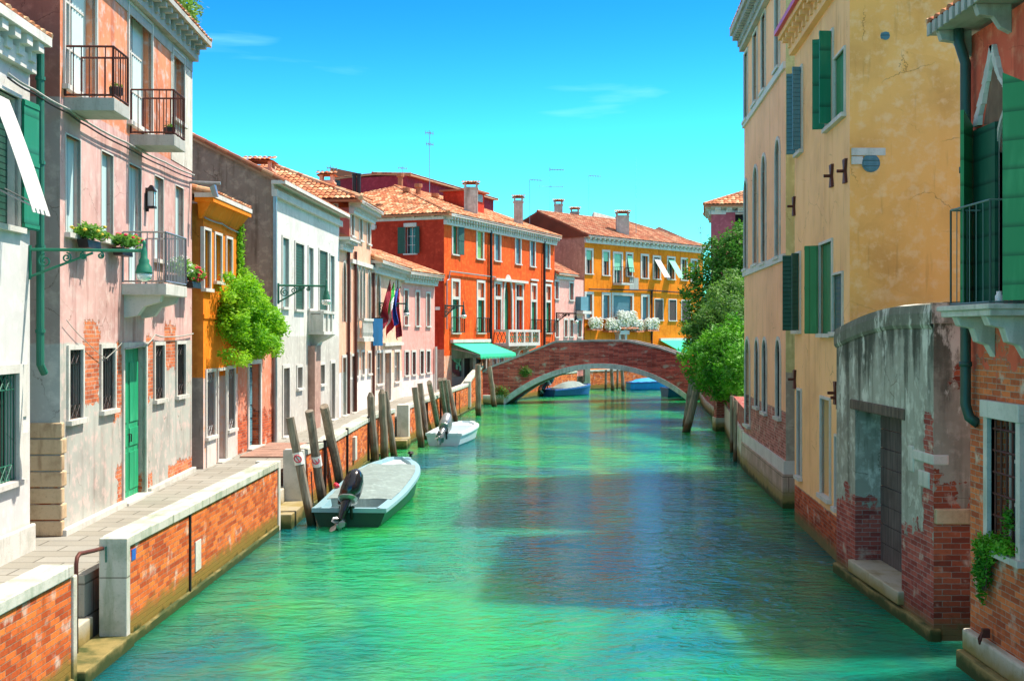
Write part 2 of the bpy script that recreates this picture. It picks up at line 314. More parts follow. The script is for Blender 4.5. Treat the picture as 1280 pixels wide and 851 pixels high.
class Fac:
    """a wall's vertical plane: u runs from A to B, n points out of it (to the left of B->A when side=-1)"""
    def __init__(s, A, B, side=1):
        s.A = Vector(A); s.B = Vector(B); d = s.B-s.A; s.L = d.length; s.d = d/s.L; s.n = Vector((s.d.y, -s.d.x))*side; s.side = side
    def P(s, u, z, n=0): q = s.A+s.d*u+s.n*n; return Vector((q.x, q.y, z))
    def local(s, v): q = Vector((v[0], v[1]))-s.A; return (q.dot(s.d), q.dot(s.n))
    def u(s, px, n=0):
        k = (px-CX)/FPX; A = s.A+s.n*n; return (k*A.y-A.x)/(s.d.x-k*s.d.y)
    def z(s, px, py, n=0): u = s.u(px, n); Y = (s.A+s.d*u+s.n*n).y; return ZZ(py, Y)
    def rect(s, l, r, t_, b, n=0): c = (l+r)/2; return (s.u(l, n), s.u(r, n), s.z(c, b, n), s.z(c, t_, n))
def arch_pts(u0, u1, zt, kind, k=7):
    """curve from (u0, spring) up to the apex and down to (u1, spring)"""
    w = u1-u0; c = (u0+u1)/2; pts = []
    if kind == 'round':
        sp = zt-w/2
        for i in range(2*k+1): a = math.pi*(1-i/(2*k)); pts.append((c+w/2*math.cos(a), sp+w/2*math.sin(a)))
    else:
        h = w*1.05; sp = zt-h
        for i in range(k+1):
            q = i/k; pts.append((u0+w/2*(1-math.cos(q*math.pi/2))**1.25 if False else u0+w/2*q**1.7, sp+h*math.sin(q*math.pi/2)**.9 if q < 1 else zt))
        pts += [(u0+u1-a, b) for a, b in reversed(pts[:-1])]
    return sp, pts
def wall_face(F, mb, u0, u1, z0, z1, holes, depth=.22, n=0):
    """flat wall with real openings; holes: (u0,u1,z0,z1,arch)"""
    us = sorted({u0, u1, *[min(max(h[i], u0), u1) for h in holes for i in (0,1)]}); zs = sorted({z0, z1, *[min(max(h[i], z0), z1) for h in holes for i in (2,3)]})
    for a, b in zip(us, us[1:]):
        if b-a < 1e-5: continue
        run = None
        for c, d in zip(zs, zs[1:]):
            cu, cz = (a+b)/2, (c+d)/2
            inside = any(h[0] < cu < h[1] and h[2] < cz < h[3] for h in holes)
            if not inside:
                mb.quad(F.P(a,c,n), F.P(b,c,n), F.P(b,d,n), F.P(a,d,n))
    for h in holes:
        a, b, c, d, ar = h
        P = lambda u, z, k: F.P(u, z, n-k)
        mb.quad(P(a,c,0), P(b,c,0), P(b,c,depth), P(a,c,depth)); mb.quad(P(a,c,0), P(a,d,0), P(a,d,depth), P(a,c,depth)); mb.quad(P(b,c,0), P(b,d,0), P(b,d,depth), P(b,c,depth))
        if not ar: mb.quad(P(a,d,0), P(b,d,0), P(b,d,depth), P(a,d,depth))
        else:
            sp, pts = arch_pts(a, b, d, ar); m_ = len(pts)//2
            for i in range(len(pts)-1):
                p, q = pts[i], pts[i+1]; cu = a if i < m_ else b
                mb.quad(P(p[0],p[1],0), P(q[0],q[1],0), P(cu,d,0)) if True else 0
                mb.quad(P(p[0],p[1],0), P(q[0],q[1],0), P(q[0],q[1],depth), P(p[0],p[1],depth))
            if pts[m_][1] < d-1e-6: mb.quad(P(a,d,0), P(pts[m_][0],pts[m_][1],0), P(b,d,0))
def window(F, par, hole, fr=.07, mat='trim', pane='glass', sill=True, shut=None, grille=None, bars=(1,2), depth=.15, n=0, proud=.035, lintel=False, frame_bottom=False, shmat='sh_green', name='window', rev=True):
    a, b, c, d, ar = hole
    mb = MB(); out_ = []; inn = []
    if ar:
        sp, pts = arch_pts(a, b, d, ar); inn = [(a, c)]+pts+[(b, c)]
        cu, cz = (a+b)/2, sp
        for (u, z) in inn:
            if z <= sp+1e-6: out_.append((u-fr if u < cu else u+fr, z))
            else:
                dx, dz = u-cu, z-cz; l = math.hypot(dx, dz); out_.append((u+dx/l*fr, z+dz/l*fr*(1.25 if ar == 'gothic' else 1)))
    else:
        inn = [(a,c),(a,d),(b,d),(b,c)]; out_ = [(a-fr,c),(a-fr,d+fr),(b+fr,d+fr),(b+fr,c)]
    for i in range(len(inn)-1):
        p, q, r_, s_ = inn[i], inn[i+1], out_[i+1], out_[i]
        V = [F.P(x[0], x[1], n+k) for k in (proud, -.05) for x in (p, q, r_, s_)]
        mb.add(V, [(0,1,2,3),(0,4,5,1),(3,2,6,7),(0,3,7,4),(1,5,6,2)])
    w = mb.build(name, M[mat], par, frame=F)
    if sill: MB().obox(F, a-fr-.03, b+fr+.03, n-.03, n+.09, c-.07, c+.004).build('sill', M[mat], w)
    # glazing / backing
    g = MB(); e = .01
    if pane:
        if ar: g.add([F.P(u, z, n-depth) for (u, z) in inn], [tuple(range(len(inn)))])
        else: g.quad(F.P(a-e,c-e,n-depth), F.P(b+e,c-e,n-depth), F.P(b+e,d+e,n-depth), F.P(a-e,d+e,n-depth))
        g.build('pane' if pane in ('glass','dark') else ('curtain' if pane == 'curtain' else 'shutter'), M[pane], w, frame=F)
    if bars and pane == 'glass':
        k = MB(); wd = .022
        for i in range(bars[0]): u = a+(b-a)*(i+1)/(bars[0]+1); k.obox(F, u-wd, u+wd, n-depth, n-depth+.04, c, d-(.05 if ar else 0))
        for i in range(bars[1]): z = c+(d-c)*(i+1)/(bars[1]+1); k.obox(F, a, b, n-depth+.003, n-depth+.035, z-wd*.8, z+wd*.8)
        for u in (a, b-.035): k.obox(F, u, u+.035, n-depth, n-depth+.045, c, d-(.3 if ar else 0))
        k.build('glazing_bar', M['trim'], w)
    if grille:
        k = MB(); nb = max(4, int((b-a)/.1))
        for i in range(nb+1): u = a+(b-a)*i/nb; k.tube([F.P(u,c,n-.03), F.P(u,d,n-.03)], .009, 5)
        for z in (c+.02, c+.22, d-.22, d-.02): k.tube([F.P(a,z,n-.03), F.P(b,z,n-.03)], .009, 5)
        for z0 in (c+.02, d-.22):
            for i in range(nb//2):
                u0 = a+(b-a)*i*2/nb; u1 = a+(b-a)*(i*2+2)/nb
                k.tube([F.P(u0,z0,n-.022), F.P(u1,z0+.2,n-.022)], .008, 4); k.tube([F.P(u1,z0,n-.022), F.P(u0,z0+.2,n-.022)], .008, 4)
        k.build('grille', M['iron'] if grille == 1 else M[grille], w)
    if shut:   # list of (side, angle degrees from the wall, width fraction)
        for (sd_, ang, wf) in shut:
            ww = (b-a)*wf; h0 = a if sd_ < 0 else b; k = MB(); ca, sa = math.cos(R(ang)), math.sin(R(ang)); th = .035
            def Q(t_, m_, z): return F.P(h0+sd_*(t_*ca)-sd_*m_*sa, z, n+proud+.01+t_*sa+m_*ca)
            lo = [Q(0,0,c),Q(ww,0,c),Q(ww,th,c),Q(0,th,c)]; hi = [Q(0,0,d),Q(ww,0,d),Q(ww,th,d),Q(0,th,d)]; k.hexa(lo, hi)
            for zz in (c+.02, (c+d)/2, d-.08): k.hexa([Q(.0,th,zz),Q(ww,th,zz),Q(ww,th+.012,zz),Q(.0,th+.012,zz)], [Q(.0,th,zz+.06),Q(ww,th,zz+.06),Q(ww,th+.012,zz+.06),Q(.0,th+.012,zz+.06)])
            k.build('shutter', M[shmat], w)
    return w
def door(F, par, hole, mat='door_grey', depth=.2, fr=.08, fmat='trim', leafs=2, n=0, handle=True, arch=None, step=True):
    a, b, c, d = hole[:4]; k = MB(); pan = MB()
    w = MB()
    for (u0,u1,z0,z1) in ((a-fr,a,c,d+fr),(b,b+fr,c,d+fr),(a,b,d,d+fr)): w.obox(F, u0,u1,n-.05,n+.035,z0,z1)
    fo = w.build('door_frame', M[fmat], par, frame=F)
    for i in range(leafs):
        u0 = a+(b-a)*i/leafs+.006; u1 = a+(b-a)*(i+1)/leafs-.006; k.obox(F, u0, u1, n-depth-.05, n-depth, c, d)
        for (p, q) in ((.05,.30),(.34,.46),(.5,.9)):
            k.obox(F, u0+.07, u1-.07, n-depth, n-depth+.018, c+(d-c)*p, c+(d-c)*q)
    do = k.build('door', M[mat], par, frame=F, bevel=.004)
    if handle: h = MB(); u = (a+b)/2; [h.tube([F.P(u+s_, c+(d-c)*.42, n-depth), F.P(u+s_, c+(d-c)*.42, n-depth+.05), F.P(u+s_, c+(d-c)*.37, n-depth+.05)], .012, 6) for s_ in (-.06,.06)]; h.build('handle', M['iron'], do)
    if step: MB().obox(F, a-fr-.04, b+fr+.04, n-.2, n+.14, c-.1, c+.003).build('doorstep', M['stone'], par, frame=F)
    return do
def roof_patch(mb, e0, e1, t0, t1, tile=.2, row=.36, amp=.045):
    """clay pan tiles on the quad eave e0->e1, top t0->t1 (3D). every tile its own island"""
    e0, e1, t0, t1 = map(Vector, (e0, e1, t0, t1)); N = max(1, int((e1-e0).length/tile)); up = (e1-e0).cross(t0-e0).normalized()
    if up.z < 0: up = -up
    for i in range(N):
        p0, p1 = i/N, (i+1)/N
        A0, A1 = e0.lerp(e1, p0), e0.lerp(e1, p1); B0, B1 = t0.lerp(t1, p0), t0.lerp(t1, p1)
        Ls = max((B0-A0).length, (B1-A1).length); K = max(1, int(Ls/row))
        for j in range(K):
            q0, q1 = j/K, min(1, (j+1.12)/K); dj = random.uniform(-.006,.01)
            vs = []
            for q, lift in ((q0, .03+dj), (q1, .0+dj)):
                a, b = A0.lerp(B0, q), A1.lerp(B1, q)
                for m_ in range(5):
                    s_ = m_/4; vs.append(a.lerp(b, s_)+up*(math.sin(math.pi*s_)*amp+lift))
            fs = [(m_, m_+1, 6+m_, 5+m_) for m_ in range(4)] + [(0,1,2,3,4)]
            mb.add(vs, fs)
def roof_clip(mb, e0, e1, poly, tile=.2, row=.36, amp=.045):
    """tiles over a polygon whose eave is e0->e1; poly = outline of the upper edge as (fraction along eave line in metres, rise length) pairs"""
def slab_box(mb, pts, th):
    up = Vector((0,0,-th)); mb.hexa([Vector(p)+up for p in pts], pts)
def satellites(blobs, n, r0, r1, seed=3):
    rv_ = random.Random(seed); out_ = list(blobs)
    for _ in range(n):
        c, r = blobs[rv_.randrange(len(blobs))]; d = Vector((rv_.gauss(0,1), rv_.gauss(0,1), rv_.gauss(0,1))).normalized(); s_ = rv_.uniform(r0, r1)
        out_.append(((c[0]+d.x*r[0]*.98, c[1]+d.y*r[1]*.98, c[2]+d.z*r[2]*.98), (s_, s_*rv_.uniform(.8,1.4), s_*rv_.uniform(.6,1.1))))
    return out_
def scatter_leaves(mb, blobs, n, size, rnd=random, shell=.55):
    tot = sum(b[1][0]*b[1][1]*b[1][2] for b in blobs)
    for (c, r) in blobs:
        k = int(n*(r[0]*r[1]*r[2])/tot)+8
        for _ in range(k):
            while True:
                d = Vector((rnd.gauss(0,1), rnd.gauss(0,1), rnd.gauss(0,1)))
                if d.length > 1e-3: break
            d.normalize(); q = (shell+(1-shell)*rnd.random()) * (1+.18*math.sin(d.x*7+c[0]*3)*math.cos(d.z*6+c[2]*2)+.10*math.sin(d.y*13+c[1]))
            p = Vector((c[0]+d.x*r[0]*q, c[1]+d.y*r[1]*q, c[2]+d.z*r[2]*q))
            s_ = size*rnd.uniform(.5,1.55); a = Vector((rnd.gauss(0,1), rnd.gauss(0,1), rnd.gauss(0,.6))).normalized(); b = a.cross(d+Vector((0,0,.6))+Vector((rnd.gauss(0,.4),rnd.gauss(0,.4),rnd.gauss(0,.4))))
            if b.length < 1e-3: continue
            b = b.normalized()*.5
            mb.add([p-a*s_, p+b*s_*.8, p+a*s_, p-b*s_*.8], [(0,1,2,3)])
# ------------------------------------------------------------------ ground, water, quays
def poly_slab(name, pts, z1, z0, mat, kind='structure'):
    mb = MB(); mb.hexa([(x,y,z0) for x,y in pts], [(x,y,z1) for x,y in pts]); o = mb.build(name, mat); o['kind'] = kind; return o
g = MB().quad((-1500,-300,-2.2),(1500,-300,-2.2),(1500,2600,-2.2),(-1500,2600,-2.2)).build('ground', M['grey']); g['kind'] = 'structure'
t = NT('canal water', .035, spec=.5); p = t.obj(); t.b.inputs['IOR'].default_value = 1.38
n1 = t.noise(t.scale(p, (.16,.07,1)), 1, 4, 1.0); n2 = t.noise(t.scale(p, (.5,.3,1), (4,2,0)), 1, 4)
k = t.mix(t.ss(n1, .36, .62), (.0,.12,.14), (.01,.33,.09)); k = t.mix(t.math('MULTIPLY', t.ss(n2, .46, .74), .42), k, (.11,.46,.06)); t.col(k)
w1 = t.noise(t.scale(p, (.55,.95,1)), 1.0, 3, .8); w2 = t.noise(t.scale(p, (1.8,3.1,1), (3,9,0)), 1.1, 3, 1.0); w3 = t.noise(t.scale(p, (5.5,9,1)), 1, 3, .5); w4 = t.noise(t.scale(p, (.2,.25,1)), 1, 2)
# calmer and rougher patches of wind ripple
gust = t.math('ADD', .55, t.math('MULTIPLY', t.ss(w4, .35, .65), .75))
hh = t.math('ADD', t.math('MULTIPLY', w1, .95), t.math('MULTIPLY', gust, t.math('ADD', t.math('MULTIPLY', w2, .62), t.math('MULTIPLY', w3, .26))))
t.b.inputs['Subsurface Weight'].default_value = 1; t.b.inputs['Subsurface Radius'].default_value = (1.4,2.4,2.1); t.b.inputs['Subsurface Scale'].default_value = 2.2; t.bump(hh, 1.0, .10); M['water'] = t.m
w = MB().quad((-80,-60,0),(120,-60,0),(120,240,0),(-80,240,0)).build('water', M['water']); w['kind'] = 'structure'
land_l = [(-5.45,-30),(-5.42,13.7),(-5.95,13.7),(-5.95,15.1),(-5.38,15.1),(-5.2,24.5),(-5.2,26.6),(-4.9,30),(-4.88,38.2),(-4.5,41.3),(-4.3,42.9),(-4.1,43.1),(-3.3,54.2),(-2.7,61),(-2.0,67.5),(-.5,71.2),(4.3,83.3),(7.8,87.5),(18,97.6),(70,140),(70,600),(-300,600),(-300,-30)]
poly_slab('walkway', land_l, .95, -2.1, M['pave'])
land_r = [(6.2,-30),(6.2,14.3),(6.6,16),(6.6,25),(6.7,34),(7.5,36),(9.2,49.8),(10.6,60),(11.6,71),(12.5,76),(30,89),(90,130),(300,130),(300,-30)]
poly_slab('bank', land_r, .8, -2.1, M['pave'])

def quay(pts, label, name='quay_wall', ztop=1.4, th=.30, z_end=None, posts=()):
    """brick parapet along the water with a stone coping; pts = water-side line, near to far"""
    t_ = thing(name, label, 'quay wall', (pts[0][0], pts[0][1], 0)); V = [Vector(p) for p in pts]; n = len(V); nr = []
    for i in range(n):
        d = (V[min(i+1,n-1)]-V[max(i-1,0)]).normalized(); nr.append(Vector((-d.y, d.x)))
    zt = [ztop + ((z_end-ztop)*max(0,(i-(n-3)))/2 if z_end else 0) for i in range(n)]
    b = MB(); c = MB(); f = MB()
    for i in range(n-1):
        a0, a1, b0, b1 = V[i], V[i+1], V[i]+nr[i]*th, V[i+1]+nr[i+1]*th
        b.hexa([(a0.x,a0.y,-2),(a1.x,a1.y,-2),(b1.x,b1.y,-2),(b0.x,b0.y,-2)], [(a0.x,a0.y,zt[i]-.13),(a1.x,a1.y,zt[i+1]-.13),(b1.x,b1.y,zt[i+1]-.13),(b0.x,b0.y,zt[i]-.13)])
        o = .035; a0, a1, b0, b1 = V[i]-nr[i]*o, V[i+1]-nr[i+1]*o, V[i]+nr[i]*(th+o), V[i+1]+nr[i+1]*(th+o)
        c.hexa([(a0.x,a0.y,zt[i]-.13),(a1.x,a1.y,zt[i+1]-.13),(b1.x,b1.y,zt[i+1]-.13),(b0.x,b0.y,zt[i]-.13)], [(a0.x,a0.y,zt[i]),(a1.x,a1.y,zt[i+1]),(b1.x,b1.y,zt[i+1]),(b0.x,b0.y,zt[i])])
        o = .04; a0, a1, b0, b1 = V[i]-nr[i]*o, V[i+1]-nr[i+1]*o, V[i]+nr[i]*.1, V[i+1]+nr[i+1]*.1
        f.hexa([(a0.x,a0.y,-2),(a1.x,a1.y,-2),(b1.x,b1.y,-2),(b0.x,b0.y,-2)], [(a0.x,a0.y,.10),(a1.x,a1.y,.10),(b1.x,b1.y,.15),(b0.x,b0.y,.15)])
    b.build('brick_wall', M['quaybrick'], t_); c.build('coping', M['coping'], t_, bevel=.012); f.build('footing', M['stone_alg'], t_)
    return t_
def stone_block(par, name, x0, x1, y0, y1, z0, z1, mat='stone', bevel=.015):
    return MB().box(x0,x1,y0,y1,z0,z1).build(name, M[mat], par, bevel=bevel)
q1 = quay([(-5.02,6),(-4.99,10),(-4.96,13.5)], 'nearest brick quay wall in the bottom left corner of the photo')
stone_block(q1, 'end_stone', -5.28,-4.93,13.5,13.62,-.5,1.265,'stone_alg')
q2 = quay([(-4.92,15.35),(-4.85,19),(-4.75,24.3)], 'long sunlit orange brick quay wall with white coping beside the steps')
stone_block(q2, 'end_post', -5.235,-4.88,15.2,15.35,-.2,1.40,'coping'); stone_block(q2, 'end_post', -5.2,-4.72,24.3,24.5,-.3,1.40,'stone')
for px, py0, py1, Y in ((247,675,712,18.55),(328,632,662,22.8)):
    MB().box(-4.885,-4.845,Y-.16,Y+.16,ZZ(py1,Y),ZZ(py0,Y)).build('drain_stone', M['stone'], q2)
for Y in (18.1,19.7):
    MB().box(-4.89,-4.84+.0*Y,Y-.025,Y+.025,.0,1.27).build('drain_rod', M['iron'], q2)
stone_block(q2, 'number_plate', -4.93,-4.907,15.5,15.66,1.06,1.2,'coping',0).data.materials[0] = M['signblue']
MB().box(-5.15,-5.135,15.185,15.2,1.10,1.30).build('slot_plate', M['pipe_green'], q2)
q3 = quay([(-4.62,26.8),(-4.46,29.6),(-4.43,35.5),(-4.38,38.2),(-4.03,41.2)], 'curving brick quay wall behind the largest moored boat')
stone_block(q3, 'end_post', -5.05,-4.6,26.45,26.8,-.3,1.42,'stone')
for x, Y in ((-4.475,28.6),(-4.44,32.2),(-4.40,36.6)):
    MB().box(x-.02,x+.05,Y-.03,Y+.03,.1,1.45).build('drain_rod', M['iron'], q3)
for x, Y in ((-4.46,33.6),): MB().box(x-.02,x+.1,Y-.2,Y+.2,.45,1.1).build('drain_stone', M['stone'], q3)
q4 = quay([(-3.72,43.3),(-3.2,49),(-2.85,54.2),(-2.5,58),(-2.26,61),(-2.0,63.5),(-1.62,66.4)], 'brick quay wall behind the small white boat rising to the bridge', z_end=2.2)
stone_block(q4, 'end_post', -4.1,-3.68,42.7,43.3,-.2,1.44,'stone'); stone_block(q4, 'end_post', -2.45,-2.1,61.2,61.7,.2,1.55,'stone')
for x, Y in ((-3.35,47),(-3.05,51),(-2.68,56.2)): MB().box(x-.02,x+.06,Y-.04,Y+.04,.1,1.3).build('drain_rod', M['iron'], q4)
q5 = quay([(-.9,69.4),(0,71),(2.4,77),(4.45,82.2)], 'far brick quay wall seen under the left of the arch')
q6 = quay([(5.4,84.2),(8.06,87),(18,97),(40,115)], 'far brick quay wall seen under the right of the arch')
stone_block(q6, 'end_post', 5.0,5.45,83.6,84.1,0,1.5,'stone')
fg = thing('garden_gate', 'small iron gate in the far quay wall under the arch', 'gate', (4.7,82.9,.9))
mb = MB(); a, b = Vector((4.45,82.3,0)), Vector((5.05,83.6,0))
for i in range(7): p_ = a.lerp(b, i/6); mb.tube([p_+Vector((0,0,.6)), p_+Vector((0,0,1.45))], .025, 5)
for z in (.65,1.0,1.4): mb.tube([a+Vector((0,0,z)), b+Vector((0,0,z))], .025, 5)
mb.build('gate_leaf', M['iron'], fg)
def steps(label, spec, par_loc, extra=None):
    t_ = thing('water_steps', label, 'steps', par_loc)
    for (x0,x1,y0,y1,z) in spec: stone_block(t_, 'step', x0,x1,y0,y1,-2,z,'stone_alg',.02)
    return t_
steps('wet stone steps through the gap between the two nearest quay walls', [(-5.3,-4.84,13.62,15.4,.16),(-5.55,-5.3,13.62,15.19,.42),(-5.95,-5.55,13.7,15.1,.70)], (-5.3,14.4,0))
steps('mossy landing stone beside the stern of the largest boat', [(-5.0,-4.5,24.5,26.7,.3),(-5.25,-5.0,24.5,26.7,.6)], (-4.9,25.6,0))
steps('landing stone between the tall stone post and the curved wall', [(-4.3,-3.62,41.3,42.9,.3),(-4.35,-4.3,41.3,42.9,.6)], (-4,42,0))
hr = MB(); hx = W3(97,14.0).x
hr.tube([(-5.175,14.25,.2),(-5.175,14.25,1.26),(-5.175,14.28,1.33),(-5.175,14.36,1.36),(-5.19,14.9,1.30),(-5.19,15.25,1.27)], .026, 8)
tag(hr.build('handrail', M['rust'], smooth=True), 'bent rusty brown handrail beside the near water steps', 'handrail')
# wooden board on the walkway before the rose door
mb = MB(); 
for i in range(6): mb.box(-6.65,-5.3,29.3+i*.62,29.88+i*.62,.955,.99)
tag(mb.build('duckboard', wood('pinkish boards', (.40,.24,.18), (.3,.18,.14))), 'reddish wooden boards lying flat on the walkway before the doors', 'boards')

# ------------------------------------------------------------------ building kit
def cols(mb, o, ed, L, sv, fn, tile=.21, row=.36, amp=.045):
    """tile columns: start o + ed*u, run fn(u) metres (horizontal) along slope vector sv (per horizontal metre)"""
    N = max(1, round(L/tile)); tw = L/N; up = ed.cross(sv).normalized()
    if up.z < 0: up = -up
    sl = sv.length
    for i in range(N):
        u = i*tw; run = fn(u+tw/2)
        if run < .1: continue
        K = max(1, int(run*sl/row)); dr = row/sl
        for j in range(K+1):
            q0 = j*dr; q1 = min(run, q0+dr*1.15)
            if q1-q0 < .05: continue
            dj = random.uniform(-.004,.012); vs = []
            for q, lift in ((q0,.035+dj),(q1,.0+dj)):
                for m_ in range(5): s_ = m_/4; vs.append(o+ed*(u+tw*s_)+sv*q+up*(math.sin(math.pi*s_)*amp+lift))
            mb.add(vs, [(m_, m_+1, 6+m_, 5+m_) for m_ in range(4)]+[(0,1,2,3,4)])
def ridge_tiles(mb, a, b, r=.1):
    a, b = Vector(a), Vector(b); N = max(1, int((b-a).length/.35))
    for i in range(N): mb.tube([a.lerp(b, i/N), a.lerp(b, (i+1.1)/N)], r, 8, r1=r*.85)
def roof(F, par, zt, D, pitch=.42, over=.35, hipA=False, hipB=False, ovA=.12, ovB=.12, mat='tile', tile=.21, back=True, uA=0, uB=None):
    uB = F.L if uB is None else uB; a, b = uA-ovA, uB+ovB; H = D/2+over; mb = MB(); e3 = Vector((F.d.x,F.d.y,0)); n3 = Vector((F.n.x,F.n.y,0))
    def run(u, hA, hB): return min(H, (u if hA else 99), ((b-a)-u if hB else 99))
    z0 = zt; zr = z0+H*pitch; hA_, hB_ = (H if hipA else 0), (H if hipB else 0)
    P = F.P; e = .02
    r0, r1 = P(a+hA_, zr-e, -D/2), P(b-hB_, zr-e, -D/2)
    f0, f1, k0, k1 = P(a,z0-e,over), P(b,z0-e,over), P(a,z0-e,-D-over), P(b,z0-e,-D-over)
    th = Vector((0,0,-.09))
    mb.add([f0,f1,r1,r0,k0,k1]+[x+th for x in (f0,f1,r1,r0,k0,k1)], [(0,1,2,3),(3,2,5,4),(0,3,4),(1,5,2),(6,9,8,7),(9,10,11,8),(6,10,9),(7,8,11),(0,6,7,1),(4,5,11,10),(0,4,10,6),(1,7,11,5)] if (hipA or hipB) else [(0,1,2,3),(3,2,5,4),(6,9,8,7),(9,10,11,8),(0,6,7,1),(4,5,11,10),(0,3,9,6),(3,4,10,9),(1,7,8,2),(2,8,11,5)])
    cols(mb, P(a,z0,over), e3, b-a, -n3+Vector((0,0,pitch)), lambda u: run(u, hipA, hipB), tile)
    if hipA: cols(mb, P(a,z0,-D-over), n3, D+2*over, e3+Vector((0,0,pitch)), lambda u: min(H, u, D+2*over-u), tile)
    if hipB: cols(mb, P(b,z0,-D-over), n3, D+2*over, -e3+Vector((0,0,pitch)), lambda u: min(H, u, D+2*over-u), tile)
    if back: cols(mb, P(a,z0,-D-over), e3, b-a, n3+Vector((0,0,pitch)), lambda u: run(u, hipA, hipB), tile*2, .7)
    up = Vector((0,0,.05)); ridge_tiles(mb, r0+up, r1+up)
    if hipA: ridge_tiles(mb, f0+up, r0+up)
    else: ridge_tiles(mb, f0+up, r0+up, .07)
    if hipB: ridge_tiles(mb, f1+up, r1+up)
    else: ridge_tiles(mb, f1+up, r1+up, .07)
    return mb.build('roof', M[mat], par)
def chimney(par, x, y, z0, z1, w=.5, d=.5, mat='ch_plaster', cap='tile', F=None):
    mb = MB(); mb.box(x-w/2,x+w/2,y-d/2,y+d/2,z0,z1-.32); mb.box(x-w/2-.05,x+w/2+.05,y-d/2-.05,y+d/2+.05,z1-.45,z1-.38)
    for sx in (-1,1):
        for sy in (-1,1): mb.box(x+sx*(w/2-.06)-.06,x+sx*(w/2-.06)+.06,y+sy*(d/2-.06)-.06,y+sy*(d/2-.06)+.06,z1-.32,z1-.12)
    c = mb.build('chimney', M[mat], par)
    k = MB(); k.hexa([(x-w/2-.12,y-d/2-.12,z1-.12),(x+w/2+.12,y-d/2-.12,z1-.12),(x+w/2+.12,y+d/2+.12,z1-.12),(x-w/2-.12,y+d/2+.12,z1-.12)], [(x-w/4,y-d/8,z1+.03),(x+w/4,y-d/8,z1+.03),(x+w/4,y+d/8,z1+.03),(x-w/4,y+d/8,z1+.03)])
    cols(k, Vector((x-w/2-.15,y-d/2-.15,z1-.1)), Vector((1,0,0)), w+.3, Vector((0,1,.35)), lambda u: d/2+.12, .16, .3, .035)
    k.build('chimney_cap', M[cap], c); return c
M['ch_plaster'] = plaster('chimney plaster', (.50,.42,.36), damp=0, stain=.9)
M['ch_brick'] = brickmat('chimney brick', algae=False)
def cornice(F, par, u0, u1, z, proj=.3, h=.28, step=.3, mat='trim', dw=.12, n=0, dent=True, curved=False):
    mb = MB(); mb.obox(F, u0-.02, u1+.02, n-.02, n+proj*.35, z-h-.1, z-h*.72); mb.obox(F, u0-.08, u1+.08, n-.02, n+proj, z-h*.3, z)
    mb.obox(F, u0, u1, n-.03, n+.03, z-h-.05, z-h*.25)
    if dent:
        N = max(2, int((u1-u0)/step))
        for i in range(N):
            u = u0+(i+.5)*(u1-u0)/N; mb.obox(F, u-dw/2, u+dw/2, n-.01, n+proj*.85, z-h*.62, z-h*.3-.003); mb.obox(F, u-dw/2, u+dw/2, n-.01, n+proj*.5, z-h*.95, z-h*.62)
    return mb.build('cornice', M[mat], par, frame=F)
def body(F, par, D, zt, wall, side, z0=-.6, holes=(), sideholes=(), gable=0, depth=.22, zs=None, farmat=None, lift=0):
    """front wall with openings, two side walls (+gables), back wall; returns the near side's plane"""
    mb = MB(); wall_face(F, mb, 0, F.L, z0, zt, list(holes), depth); mb.build('wall', M[wall] if isinstance(wall, str) else wall, par, frame=F)
    a = F.P(0,0,-D); b = F.P(0,0,0)
    SF = Fac((a.x,a.y),(b.x,b.y)) if F.side == 1 else Fac((b.x,b.y),(a.x,a.y))
    zs = zt+lift if zs is None else zs
    s = MB(); wall_face(SF, s, 0, SF.L, z0, zs, list(sideholes), depth)
    if gable: s.quad(SF.P(0,zs), SF.P(SF.L,zs), SF.P(SF.L/2, zs+SF.L/2*gable))
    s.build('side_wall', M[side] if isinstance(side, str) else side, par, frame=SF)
    k = MB(); k.quad(F.P(F.L,z0,0),F.P(F.L,z0,-D),F.P(F.L,zt,-D),F.P(F.L,zt,0)); k.quad(F.P(0,z0,-D),F.P(F.L,z0,-D),F.P(F.L,zt,-D),F.P(0,zt,-D))
    if gable: k.quad(F.P(F.L,zt+lift,0),F.P(F.L,zt+lift,-D),F.P(F.L,zt+lift+D/2*gable,-D/2)); k.quad(F.P(F.L,zt,0),F.P(F.L,zt,-D),F.P(F.L,zt+lift,-D),F.P(F.L,zt+lift,0))
    k.quad(F.P(0,zt-.03,0),F.P(F.L,zt-.03,0),F.P(F.L,zt-.03,-D),F.P(0,zt-.03,-D))
    k.build('rear_wall', M[side] if isinstance(side, str) else side, par)
    return SF
def rail(par, pts, z0, z1, mat='rust', sp=.12, r=.012, name='railing', double=False):
    mb = MB(); P_ = [Vector((p[0],p[1])) for p in pts]
    for a, b in zip(P_, P_[1:]):
        L_ = (b-a).length; N = max(1, round(L_/sp))
        for i in range(N+1): q = a.lerp(b, i/N); mb.tube([(q.x,q.y,z0),(q.x,q.y,z1)], r*(1.6 if i in (0,N) else .8), 5)
        for z in (z0+.02, z1): mb.tube([(a.x,a.y,z),(b.x,b.y,z)], r*1.5, 6)
    return mb.build(name, M[mat], par)
